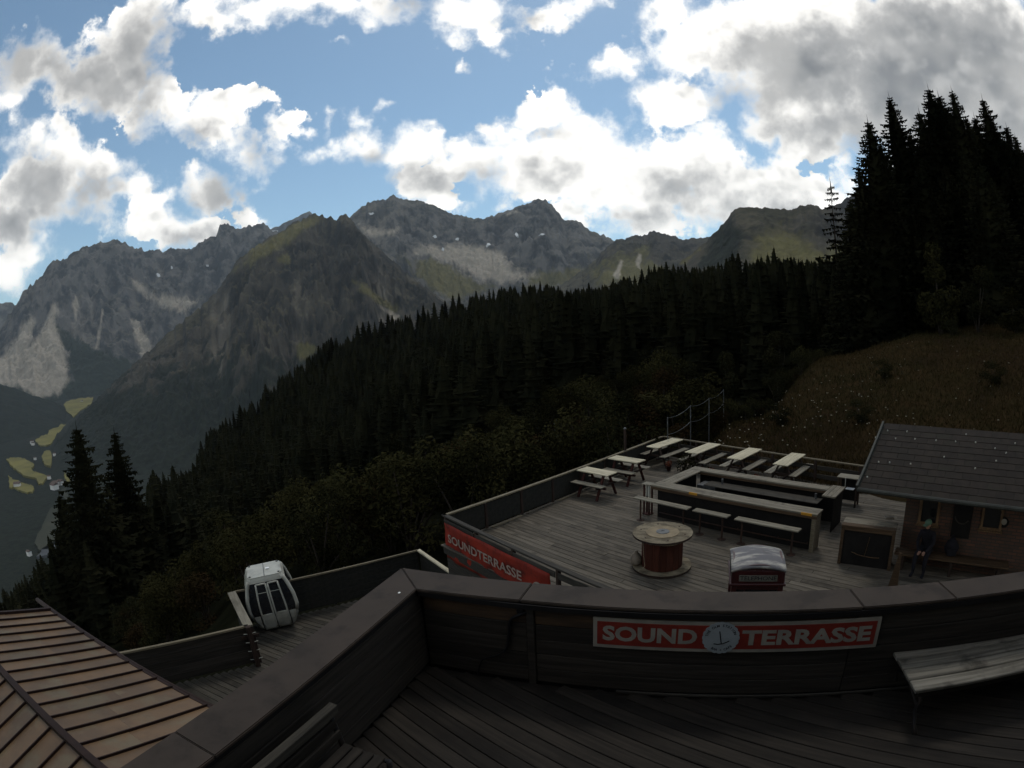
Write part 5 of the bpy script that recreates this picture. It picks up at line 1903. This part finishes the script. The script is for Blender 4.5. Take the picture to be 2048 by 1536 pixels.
# roof deck plus courses of shingles
th_ = math.atan(slope)
roof = MB().add([(RX0, EY, EH - .06), (RX1, EY, EH - .06), (RX1, RY, RHh - .06), (RX0, RY, RHh - .06), (RX0, EY, EH), (RX1, EY, EH), (RX1, RY, RHh), (RX0, RY, RHh)],
                [(0, 1, 2, 3), (7, 6, 5, 4), (0, 4, 5, 1), (1, 5, 6, 2), (2, 6, 7, 3), (3, 7, 4, 0)]).build('roof', 'roof_edge', hut)
MB().add([(RX0, RY, RHh - .06), (RX1, RY, RHh - .06), (RX1, RY + 2.6, EH), (RX0, RY + 2.6, EH), (RX0, RY, RHh), (RX1, RY, RHh), (RX1, RY + 2.6, EH + .06), (RX0, RY + 2.6, EH + .06)],
         [(0, 1, 2, 3), (7, 6, 5, 4), (0, 4, 5, 1), (1, 5, 6, 2), (2, 6, 7, 3), (3, 7, 4, 0)]).build('rear_roof', 'shingle', hut)
piece('gutter', (RX1 - RX0, .10, .10), 'roof_edge', hut, ((RX0 + RX1) / 2, EY - .02, EH - .005), 0, .03)
Ls = (RY - EY) / math.cos(th_)
ncr = 11
cl_ = Ls / ncr
random.seed(12)
tw = .46
for r in range(ncr):
    x = RX0 + .05 - (tw * .5 if r % 2 else 0)
    while x < RX1 - .05:
        x0, x1 = max(x, RX0 + .05), min(x + tw - .008, RX1 - .02)
        if x1 - x0 > .06:
            s = cl_ * (r + .5)
            yy, zz = EY + s * math.cos(th_), EH + s * math.sin(th_) + .018
            piece('shingle', (x1 - x0, cl_ + .05, .014), 'shingle', roof, ((x0 + x1) / 2, yy, zz), (th_ - .035, 0, 0), .003)
        x += tw
piece('verge_board', (.06, Ls, .14), 'roof_edge', roof, (RX0 - .01, (EY + RY) / 2, (EH + RHh) / 2 + .03), (th_, 0, 0))
DOTS = [(1775, 864), (1814, 866), (1751, 878), (1791, 880), (1830, 881), (1872, 884), (1911, 886), (1951, 888), (1932, 872), (1888, 917), (1736, 926), (1757, 927), (1779, 928), (1821, 931), (1950, 940), (1992, 925), (2012, 909), (1734, 957), (1990, 900), (2030, 890)]
for x_, y_ in DOTS:
    v = Vector(ray(x_, y_))
    o = dk(0, EY, EH)
    nrm = (DY * -math.sin(th_) + Vector((0, 0, math.cos(th_))))
    t_ = (Vector((0, 0, DZ + EH)) + DO + DY * EY).dot(nrm) / v.dot(nrm)
    p = v * t_
    q = Vector((p.x, p.y, 0)) - DO
    piece('snow_stop', (.038, .03, .045), 'gondola_white', roof, (q.dot(DX), q.dot(DY), p.z - DZ + .04), 0, .008)
# windows
def window(x0, y0, x1, y1):
    Xa, ha = deck_plane(x0, y1, HY0)
    Xb, _ = deck_plane(x1, y1, HY0)
    _, hb = deck_plane(x0, y0, HY0)
    hb = min(hb, WH - .05)
    w, h = Xb - Xa, hb - ha
    o = obj('window', chamfer_mesh((w, .03, h), 'window_glass', 0), hut, ((Xa + Xb) / 2, HY0 - .004, (ha + hb) / 2))
    for d, p in (((w + .1, .06, .07), (0, -.02, -h / 2)), ((w + .1, .06, .07), (0, -.02, h / 2)), ((.07, .055, h - .07), (-w / 2, -.02, 0)), ((.07, .055, h - .07), (w / 2, -.02, 0))):
        piece('frame', d, 'frame_wood', o, p)
    piece('sill', (w + .16, .12, .035), 'frame_wood', o, (0, -.05, -h / 2 - .05))


window(1838, 985, 1874, 1044)
window(1962, 1000, 2000, 1055)
# dark notice board with a pale round emblem, between the windows
Xa, ha = deck_plane(1900, 1072, HY0)
Xb, _ = deck_plane(1938, 1072, HY0)
_, hb = deck_plane(1900, 990, HY0)
bb = thing('notice_board', 'black board with a worn pale emblem hung between the hut windows', 'board', dk((Xa + Xb) / 2, HY0 - .03, (ha + hb) / 2), DA)
piece('panel', (Xb - Xa, .03, hb - ha), 'black_panel', bb, (0, 0, 0))
em = MB().tube([(.20 * math.cos(t), -.018, .20 * math.sin(t) + .05) for t in np.linspace(R(190), R(330), 14)], .022, 5)
em.build('emblem', 'skirt_wood', bb)
X_, h_ = deck_plane(2008, 1044, HY0)
rs_ = thing('round_sign', 'small round sign, white centre on dark ring, on the hut wall', 'sign', dk(X_, HY0 - .02, h_), DA)
MB().cyl((0, 0, 0), (0, -.03, 0), .13, .13, 24).build('ring', 'black_panel', rs_)
MB().cyl((0, -.03, .02), (0, -.038, .02), .075, .075, 20).build('face', 'sign_white', rs_)
# bench along the hut wall
hb_ = thing('hut_bench', 'long dark plank bench along the brick hut wall', 'bench', dk(12.25, 5.98), DA + R(3))
for k in range(3):
    piece('seat_plank', (3.1, .14, .045), 'brown_wood', hb_, (0, -.16 + .15 * k, .43))
for x in (-1.3, 0, 1.3):
    piece('leg', (.08, .36, .41), 'leg_wood', hb_, (x, 0, .205))
# folded parasol and pole at the hut's far end
X_, Y_ = deck_h(2034, 1140, 0)
pr = thing('folded_parasol', 'folded dark parasol standing upright at the end of the hut bench', 'parasol', dk(X_, Y_), DA)
MB().cyl((0, 0, .05), (0, 0, 2.15), .025, .02, 10).build('pole', 'iron', pr)
MB().lathe([(.05, .75), (.11, .8), (.10, 1.3), (.06, 1.9), (.02, 2.08)], 10).build('canopy', 'cloth_dark', pr, smooth=True)
MB().lathe([(.24, 0), (.24, .05), (.06, .09), (.04, .3)], 16).build('base', 'iron', pr, smooth=True)
X_, Y_ = deck_h(2052, 1148, 0)
rb = thing('red_bin', 'bright red bin standing beside the folded parasol', 'bin', dk(X_, Y_), DA)
MB().lathe([(.16, 0), (.19, .5), (.2, .52), (.2, .56), (.17, .56)], 16).build('body', 'red_paint', rb, smooth=True)
MB().lathe([(.205, .56), (.205, .60), (.1, .66)], 16).build('lid', 'red_paint', rb, smooth=True)
# narrow wooden wedge standing near the parapet
X_, Y_ = deck_h(1784, 1180, .0)
wd = MB().add([(-.13, -.05, 0), (.13, -.05, 0), (.13, .05, 0), (-.13, .05, 0), (.02, -.03, .95), (.07, -.03, .95), (.07, .03, .95), (.02, .03, .95)], [(3, 2, 1, 0), (4, 5, 6, 7), (0, 1, 5, 4), (1, 2, 6, 5), (2, 3, 7, 6), (3, 0, 4, 7)])
tag(wd.build('wooden_wedge', 'brown_wood', None, dk(X_, Y_, 0), DA), 'narrow tapering brown board standing upright on the deck before the hut bench', 'board')
# rucksack on the bench
X_, Y_ = deck_h(1900, 1112, .46)
rk = thing('rucksack', 'black rucksack slumped on the hut bench', 'rucksack', dk(X_, Y_ + .05, .455), DA + .2)
bmm = bmesh.new()
bmesh.ops.create_icosphere(bmm, subdivisions=3, radius=1.0)
for v in bmm.verts:
    k = 1 - .38 * max(0, v.co.z)
    v.co = Vector((v.co.x * .20 * k, v.co.y * .14 * k, v.co.z * .25 + .245)) * (1 + .04 * math.sin(v.co.x * 9 + v.co.z * 7))
me = bpy.data.meshes.new('body')
bmm.to_mesh(me)
bmm.free()
me.materials.append(MATS['cloth_dark'])
me.polygons.foreach_set('use_smooth', [True] * len(me.polygons))
obj('body', me, rk)
MB().box((0, -.13, .14), (.24, .08, .18)).build('pocket', 'cloth_dark', rk)
MB().tube([(-.04, 0, .46), (-.03, 0, .53), (.03, 0, .53), (.04, 0, .46)], .012, 6).build('strap', 'cloth_dark', rk)


# ------------------------------------------------------------------ person sitting on the bench
def skin_mesh(name, verts, edges, root, m, lev=2):
    me = bpy.data.meshes.new(name)
    me.from_pydata([v[0] for v in verts], edges, [])
    o = bpy.data.objects.new(name, me)
    col.objects.link(o)
    md = o.modifiers.new('skin', 'SKIN')
    md.use_smooth_shade = True
    for i, v in enumerate(verts):
        sv = me.skin_vertices[0].data[i]
        r = v[1]
        sv.radius = r if hasattr(r, '__len__') else (r, r)
        sv.use_root = (i == root)
    o.modifiers.new('sub', 'SUBSURF').levels = lev
    o.modifiers['sub'].render_levels = lev
    dg = bpy.context.evaluated_depsgraph_get()
    out = bpy.data.meshes.new_from_object(o.evaluated_get(dg))
    bpy.data.objects.remove(o)
    bpy.data.meshes.remove(me)
    out.materials.clear()
    out.materials.append(MATS[m])
    out.polygons.foreach_set('use_smooth', [True] * len(out.polygons))
    return out


X_, Y_ = deck_h(1850, 1108, .46)
pe = thing('person', 'person sitting on the hut bench leaning forward in dark clothes and green cap', 'person', dk(X_, Y_ + .12, .455), DA - R(8))
# local: -y is forward (towards the station), z = 0 is the seat
V_ = [((0, .06, .10), (.16, .13)), ((0, .0, .30), (.15, .11)), ((0, -.08, .50), (.18, .115)), ((0, -.14, .60), (.09, .075)), ((0, -.17, .68), .052),            # 0-4 pelvis..neck
      ((.17, -.12, .565), .07), ((.22, -.20, .34), .05), ((.13, -.40, .22), .04), ((.08, -.47, .19), (.042, .026)),                                        # 5-8 arm
      ((-.17, -.12, .565), .07), ((-.23, -.18, .34), .05), ((-.13, -.38, .20), .04), ((-.07, -.46, .18), (.042, .026)),                                      # 9-12
      ((.10, -.06, .09), .10), ((.13, -.42, .10), .078), ((.13, -.46, -.18), .058), ((.13, -.42, -.385), .042), ((.14, -.52, -.42), (.045, .03)), ((.14, -.60, -.43), (.042, .022)),   # 13-18 leg
      ((-.10, -.06, .09), .10), ((-.14, -.40, .10), .078), ((-.15, -.50, -.18), .058), ((-.15, -.47, -.385), .042), ((-.16, -.57, -.42), (.045, .03)), ((-.16, -.65, -.43), (.042, .022))]
E_ = [(0, 1), (1, 2), (2, 3), (3, 4), (2, 5), (5, 6), (6, 7), (7, 8), (2, 9), (9, 10), (10, 11), (11, 12), (0, 13), (13, 14), (14, 15), (15, 16), (16, 17), (17, 18), (0, 19), (19, 20), (20, 21), (21, 22), (22, 23), (23, 24)]
obj('body', skin_mesh('body', V_, E_, 0, 'cloth_dark'), pe)
for sx, hx, hy, hz in ((1, .08, -.47, .19), (-1, -.07, -.46, .18)):
    vv, ee = [((hx, hy + .02, hz), (.034, .018)), ((hx - sx * .01, hy - .05, hz - .005), (.036, .016))], [(0, 1)]
    for f, (ox, ln) in enumerate(((-.027, .062), (-.009, .072), (.009, .068), (.027, .052))):
        i = len(vv)
        bx2 = hx - sx * .01 + ox
        vv += [((bx2, hy - .075, hz - .008), .0095), ((bx2, hy - .075 - ln * .55, hz - .02), .0088), ((bx2, hy - .075 - ln * .8, hz - .05), .008)]
        ee += [(1, i), (i, i + 1), (i + 1, i + 2)]
    i = len(vv)
    vv += [((hx - sx * .045, hy - .02, hz - .005), .011), ((hx - sx * .062, hy - .055, hz - .015), .0095)]
    ee += [(0, i), (i, i + 1)]
    obj('hand', skin_mesh('hand', vv, ee, 0, 'skin', 1), pe)
# head: sculpted ball with brow, nose, chin, ears
bmm = bmesh.new()
bmesh.ops.create_uvsphere(bmm, u_segments=28, v_segments=20, radius=1.0)
for v in bmm.verts:
    x, y, z = v.co
    w = .075 * (1 - .22 * max(0, -z) ** 1.5)
    X2, Y2, Z2 = x * w, y * .095, z * .118
    if y < -.5 and abs(x) < .35:
        Y2 -= .022 * math.exp(-((z + .18) / .16) ** 2) * math.exp(-(x / .16) ** 2)          # nose
        Y2 -= .008 * math.exp(-((z + .75) / .14) ** 2)                                     # chin
        Y2 += .006 * math.exp(-((z + .50) / .05) ** 2)                                     # mouth
    if y < -.4 and .18 < abs(x) < .6:
        Y2 += .010 * math.exp(-((z - .08) / .12) ** 2)                                     # eye sockets
    if abs(x) > .93 and abs(z + .05) < .3 and abs(y) < .3:
        X2 *= 1.14                                                                         # ears
    v.co = Vector((X2, Y2, Z2))
me = bpy.data.meshes.new('head')
bmm.to_mesh(me)
bmm.free()
me.materials.append(MATS['skin'])
me.polygons.foreach_set('use_smooth', [True] * len(me.polygons))
hd = obj('head', me, pe, (0, -.20, .80), (R(14), 0, R(-25)))
for sx in (-1, 1):
    mb = MB().lathe([(.001, -.011), (.009, -.007), (.0115, 0), (.009, .007), (.001, .011)], 10, (sx * .030, -.080, .010))
    mb.build('eye', 'ink', hd, smooth=True)
hr = MB().lathe([(.060, -.075), (.083, -.03), (.084, .02), (.078, .06), (.05, .10), (.002, .123)], 18, (0, .016, 0))
hr.v = [(x, max(y, -.045), z) for x, y, z in hr.v]
hr.build('hair', 'hair', hd, smooth=True)
cp = MB().lathe([(.086, .028), (.090, .055), (.080, .095), (.05, .125), (.002, .134)], 20, (0, .004, 0))
cp.v = [(x, y * 1.12, z) for x, y, z in cp.v]
cpo = cp.build('cap', 'cap_green', hd, smooth=True)
MB().prism([(-.075, -.075), (-.06, -.15), (0, -.175), (.06, -.15), (.075, -.075)], .030, .040).build('peak', 'cap_green', cpo)

# ------------------------------------------------------------------ posts and wire up the bank, lamp post at the netted railing
wf = thing('wire_fence', 'thin metal posts with a wire climbing beside the flowery bank', 'fence')
tops = []
for x_, yt, r in ((1335, 836, 24.6), (1381, 812, 26.2), (1418, 797, 28.2), (1447, 780, 30.5)):
    a, e = azel(x_, yt)
    x, y = r * math.sin(a), r * math.cos(a)
    z = r * math.tan(e)
    gz = ground_at(x, y)
    tops.append(Vector((x, y, z)))
    MB().cyl((x, y, gz - .3), (x, y, z + .03), .028, .028, 8).build('post', 'steel', wf)
for off in (0.0, .75):
    pts = []
    for p, q in zip(tops[:-1], tops[1:]):
        for s in range(6):
            u = s / 6
            w = p.lerp(q, u) - Vector((0, 0, off + .12 * 4 * u * (1 - u)))
            pts.append(w)
    MB().tube(pts + [tops[-1] - Vector((0, 0, off))], .012, 5).build('wire', 'steel', wf)
a, e = azel(1260, 858)
X_, Y_ = -1.25, 9.75
p = dk(X_, Y_)
lp = thing('marker_post', 'dark upright post with a small metal cap behind the netted railing', 'post', (p.x, p.y, DZ))
top = math.hypot(p.x, p.y) * math.tan(e) - DZ
MB().cyl((0, 0, -1.2), (0, 0, top), .06, .06, 10).build('shaft', 'leg_wood', lp)
MB().lathe([(.065, top), (.07, top + .03), (.03, top + .07)], 10).build('finial', 'steel', lp)

# ------------------------------------------------------------------ lower side deck with the old gondola cabin
LZ = -8.45
RZ = -7.2
p0, p1, p2, p3, p4 = (at_z(60, 1335, RZ), at_z(494, 1250, RZ), at_z(463, 1184, RZ), at_z(836, 1099, RZ), at_z(905, 1146, RZ))
low_poly = [Vector((q.x, q.y, 0)) for q in (p0 + (p0 - p1) * .3, p1, p2 + Vector((0.05, -.2, 0)), p3, p4 + (p4 - p3) * .8, Vector((-1.6, 9.0, 0)), Vector((-4.0, 4.0, 0)))]
ld = obj('side_deck', MB().prism([tuple(q[:2]) for q in low_poly], LZ - .3, LZ - .045).mesh('side_deck', 'skirt_wood'), kind='structure')
bb_ = [Vector((q.x, q.y, 0)) for q in (p0 + (p0 - p1) * .3, p1, Vector((-1.6, 9.0, 0)), Vector((-4.0, 4.0, 0)))]
planks(ld, bb_, Vector((math.cos(R(-20)), math.sin(R(-20)), 0)), .17, .014, LZ, .035, 'lower_wood', 3.6, seed=6)
b2 = [Vector((q.x, q.y, 0)) for q in (p1 + (p1 - p2) * .0, p2, p3, p4 + (p4 - p3) * .8, Vector((-1.6, 9.0, 0)))]
planks(ld, b2, Vector((math.cos(R(-20)), math.sin(R(-20)), 0)), .17, .014, LZ - .006, .035, 'lower_wood', 3.6, seed=8)


def side_rail(name, label, a, b_, m_top, w, n, bh_=.95, panel='wall_wood', grp='railings of the side deck'):
    d = b_ - a
    L = math.hypot(d.x, d.y)
    t2 = thing(name, label, 'railing', (a.x, a.y, LZ), math.atan2(d.y, d.x), grp)
    H = RZ - LZ
    piece('top_rail', (L + .05, w, .06), m_top, t2, (L / 2, 0, H - .03))
    k_ = 5
    for k in range(k_):
        piece('board', (L - .05, .03, (H - .12) / k_ - .008), panel, t2, (L / 2, .02, .05 + (H - .12) / k_ * (k + .5)))
    for k in range(n + 1):
        piece('post', (.09, .09, H - .06), 'leg_wood', t2, (min(max(L * k / n, .07), L - .07), .08, (H - .06) / 2))
    return t2


side_rail('side_railing', 'boarded railing with thin pale top rail beside the copper roof', p0 + (p0 - p1) * .3, p1, 'rail_wood', .09, 4, panel='wall_wood')
side_rail('side_railing', 'short railing with a wide pale top plank beside the gondola cabin', p2, p1 + Vector((.03, 0, .01)), 'seat_wood', .26, 1, panel='net')
side_rail('side_railing', 'long grey boarded railing behind the gondola cabin', p2 + Vector((.1, .1, 0)), p3, 'rail_wood', .07, 4, panel='net')
side_rail('side_railing', 'short railing with pale top plank running under the main terrace', p3 + Vector((.02, 0, .012)), p4 + (p4 - p3) * .5, 'table_wood', .13, 2, panel='net')
# ski rack post with pegs at the corner
rk_ = thing('ski_rack', 'dark post with short pale pegs on both faces at the railing corner', 'rack', (p1.x + .08, p1.y - .1, LZ), R(34))
piece('post', (.14, .14, RZ - LZ + .02), 'leg_wood', rk_, (0, 0, (RZ - LZ + .02) / 2))
for k in range(4):
    for sx in (-1, 1):
        MB().cyl((sx * .06, -.04, .25 + k * .27), (sx * .17, -.08, .29 + k * .27), .011, .010, 8).build('peg', 'gondola_white', rk_)
piece('back_plate', (.5, .04, .1), 'leg_wood', rk_, (0, .09, .9))
# small table on that deck
q = at_z(393, 1345, LZ)
tt = thing('small_table', 'small dark round-cornered table in front of the side deck railing', 'table', (q.x, q.y, LZ), R(34))
piece('top', (.72, .46, .04), 'lower_wood', tt, (0, 0, .74), 0, .03)
piece('leg', (.18, .18, .72), 'leg_wood', tt, (0, 0, .36))
piece('foot', (.5, .4, .04), 'leg_wood', tt, (0, 0, .02))

# gondola cabin
gd = thing('gondola_cabin', 'old white gondola cabin with two glazed doors parked on the side deck', 'gondola cabin', (-7.58, 14.12, LZ + .05), (0, R(-4), R(27)))
# cross-section half widths at heights (x: width, y: depth)
LV = [(.03, .50, .46), (.10, .56, .52), (.45, .72, .62), (.80, .79, .67), (1.15, .76, .66), (1.50, .67, .61), (1.72, .58, .55), (1.80, .54, .51)]


def half(z, i):
    zs = [l[0] for l in LV]
    return float(np.interp(z, zs, [l[i] for l in LV]))


def ring(z, ins=0.0, cut=.10):
    x, y = half(z, 1) - ins, half(z, 2) - ins
    return [(-x + cut, -y, z), (x - cut, -y, z), (x, -y + cut, z), (x, y - cut, z), (x - cut, y, z), (-x + cut, y, z), (-x, y - cut, z), (-x, -y + cut, z)]


def shell(zs, name, m, ins=0.0, cap_lo=False, cap_hi=False, cut=.10):
    mb = MB()
    vs, fs = [], []
    for z in zs:
        vs += ring(z, ins, cut)
    for k in range(len(zs) - 1):
        for i in range(8):
            fs.append((k * 8 + i, k * 8 + (i + 1) % 8, k * 8 + 8 + (i + 1) % 8, k * 8 + 8 + i))
    if cap_lo:
        fs.append(tuple(range(7, -1, -1)))
    if cap_hi:
        fs.append(tuple(range((len(zs) - 1) * 8, len(zs) * 8)))
    return mb.add(vs, fs).build(name, m, gd)


shell([.03, .10, .3, .45, .62], 'lower_body', 'gondola_white', 0, True)
shell([.60, .80, .98, 1.15, 1.32, 1.50, 1.66], 'window_band', 'gondola_glass', .022)
shell([1.66, 1.74, 1.80, 1.825], 'roof', 'gondola_white', 0, False, True)
# rounded corner pillars
for sx in (-1, 1):
    for sy in (-1, 1):
        pts = [(sx * (half(z, 1) - .045), sy * (half(z, 2) - .045), z) for z in (.6, .8, 1.0, 1.15, 1.32, 1.5, 1.66, 1.72)]
        MB().tube(pts, .058, 8).build('pillar', 'gondola_white', gd, smooth=True)
# doors on the front (local -y): frames follow the bulge
def front(x, z, out=0.0):
    return Vector((x, -half(z, 2) - out, z))


zz = [.14, .3, .45, .62, .8, 1.0, 1.15, 1.32, 1.5, 1.62]
for sx in (-1, 1):
    xs = (sx * .035, sx * .40)
    dr_ = MB()
    for x in xs:
        dr_.tube([front(x * (1 - .22 * max(0, z - .9)), z, .012) for z in zz], .028, 6)
    dr_.tube([front(xs[0] * .84, 1.62, .012), front(xs[1] * .84, 1.62, .012)], .028, 6)
    dr_.tube([front(xs[0], .64, .012), front(xs[1], .64, .012)], .02, 6)
    d_ = dr_.build('door', 'gondola_white', gd, smooth=True)
    lo_ = [(x, z) for z in (.12, .3, .45, .64) for x in xs]
    mb = MB().add([front(x, z, .022) for x, z in lo_], [(k * 2, k * 2 + 1, k * 2 + 3, k * 2 + 2) for k in range(3)])
    mb.build('door_panel', 'gondola_white', d_)
    up_ = [(x * (1 - .22 * max(0, z - .9)), z) for z in (.64, .8, 1.0, 1.15, 1.32, 1.5, 1.62) for x in xs]
    MB().add([front(x, z, .006) for x, z in up_], [(k * 2, k * 2 + 1, k * 2 + 3, k * 2 + 2) for k in range(6)]).build('pane', 'gondola_glass', d_)
    MB().tube([front(xs[0] * .9, 1.36, .02), front(xs[1] * .9, 1.36, .02)], .009, 5).build('glazing_bar', 'gondola_white', d_)
    MB().tube([front(sx * .445, z, .004) for z in (.10, .3, .45, .62)], .014, 5).build('door_seal', 'gondola_black', d_)
MB().tube([front(0, z, .012) for z in (.08, .3, .62, 1.0, 1.32, 1.63)], .020, 6).build('door_gap', 'gondola_black', gd)
piece('roof_hatch', (.12, .09, .04), 'bright_white', gd, (.12, -.02, 1.845))
MB().beam((0, -.5, 1.829), (0, .5, 1.829), .02, .008).build('roof_seam', 'steel', gd)
for sx in (-1, 1):
    for sy in (-1, 1):
        MB().lathe([(.035, 1.82), (.035, 1.85), (.01, 1.86)], 8, (sx * .45, sy * .42, 0)).build('roof_bolt', 'steel', gd)
piece('seat', (1.1, .3, .06), 'gondola_black', gd, (0, .35, .45))
piece('sill_plinth', (.8, .75, .06), 'gondola_black', gd, (0, 0, .0))

# ------------------------------------------------------------------ copper roof beside the terrace
ev0, ev1 = Vector((-4.67, 5.68, 0)), Vector((-9.89, 7.48, 0))
ed = (ev1 - ev0).normalized()
en = Vector((ed.y, -ed.x, 0))
if en.y > 0:
    en = -en
ev0 = ev0 - ed * 2.2
Le = (ev1 - ev0).length
SL = .28
WR = 2.2
cr = thing('copper_roof_building', 'low building with standing-seam copper roof beside the side deck', 'building', (ev0.x, ev0.y, -5.0), math.atan2(ed.y, ed.x))
sy = 1 if en.dot(Vector((-ed.y, ed.x, 0))) > 0 else -1


def rp(x, w, up=0.0):
    """roof point: x along the eave, w from the eave across the ridge"""
    z = SL * w if w <= WR else SL * (2 * WR - w)
    return (x, sy * w, z + up)


npan = int(round(Le / .43))
pw = Le / npan
random.seed(2)
for side_ in (0, 1):
    wa, wb = (0, WR - .06) if side_ == 0 else (WR + .06, 2 * WR)
    shift = 0 if side_ == 0 else .5
    for k in range(npan + (1 if side_ else 0)):
        x0, x1 = max(0, (k - shift) * pw), min(Le, (k + 1 - shift) * pw)
        wm = [wa, (wa + wb) / 2 + random.uniform(-.5, .5), wb]
        for q in range(2):
            a, b_ = wm[q], wm[q + 1] - .004
            lift = .0 if (q == 0) == (side_ == 0) else .004
            mb = MB().add([rp(x0 + .004, a, lift), rp(x1 - .004, a, lift), rp(x1 - .004, b_, lift), rp(x0 + .004, b_, lift), rp(x0 + .004, a, -.02), rp(x1 - .004, a, -.02), rp(x1 - .004, b_, -.02), rp(x0 + .004, b_, -.02)],
                          [(0, 1, 2, 3), (7, 6, 5, 4), (0, 4, 5, 1), (1, 5, 6, 2), (2, 6, 7, 3), (3, 7, 4, 0)])
            mb.build('panel', 'copper', cr)
        if 0 < x0:
            MB().beam(rp(x0, wa, .02), rp(x0, wb, .02), .02, .045).build('seam', 'copper_dark', cr)
MB().beam(rp(0, WR, .03), rp(Le, WR, .03), .10, .06).build('ridge_cap', 'copper_dark', cr)
MB().beam(rp(Le - .02, 0, .015), rp(Le - .02, WR, .015), .09, .09).build('verge', 'copper_dark', cr)
MB().beam(rp(Le - .02, WR, .015), rp(Le - .02, 2 * WR, .015), .09, .09).build('verge', 'copper_dark', cr)
MB().tube([(-.1, -sy * .06, -.05), (Le + .95, -sy * .06, -.05)], .05, 8).build('gutter', 'copper_dark', cr, smooth=True)
MB().beam((0, -sy * .0, -.01), (Le, -sy * .0, -.01), .05, .05).build('eave_trim', 'copper_dark', cr)
MB().prism([(.1, sy * .25), (Le - .2, sy * .25), (Le - .2, sy * (2 * WR - .25)), (.1, sy * (2 * WR - .25))], -5.5, -.05).build('wall', 'plaster', cr)
MB().add([(.1, sy * .25, -.05), (Le - .2, sy * .25, -.05), (Le - .2, sy * WR, SL * WR - .1), (.1, sy * WR, SL * WR - .1), (.1, sy * (2 * WR - .25), -.05), (Le - .2, sy * (2 * WR - .25), -.05)], [(0, 1, 2, 3), (3, 2, 5, 4), (0, 3, 4), (1, 5, 2)]).build('gable', 'plaster', cr)

# ------------------------------------------------------------------ mountain air
hz = MB().box((0, 7250, 1170), (36000, 21000, 3480))
ho = obj('haze', hz.mesh('haze'), kind='stuff')
hm = bpy.data.materials.new('haze_air')
hm.use_nodes = True
for n in list(hm.node_tree.nodes):
    if n.type != 'OUTPUT_MATERIAL':
        hm.node_tree.nodes.remove(n)
pv = hm.node_tree.nodes.new('ShaderNodeVolumePrincipled')
pv.inputs['Color'].default_value = (0.72, 0.86, 1.0, 1)
pv.inputs['Density'].default_value = 2.1e-5
pv.inputs['Anisotropy'].default_value = 0.2
hm.node_tree.links.new(pv.outputs[0], [n for n in hm.node_tree.nodes if n.type == 'OUTPUT_MATERIAL'][0].inputs['Volume'])
ho.data.materials.append(hm)
tag(ho, 'thin blue haze filling the valley air', 'haze')
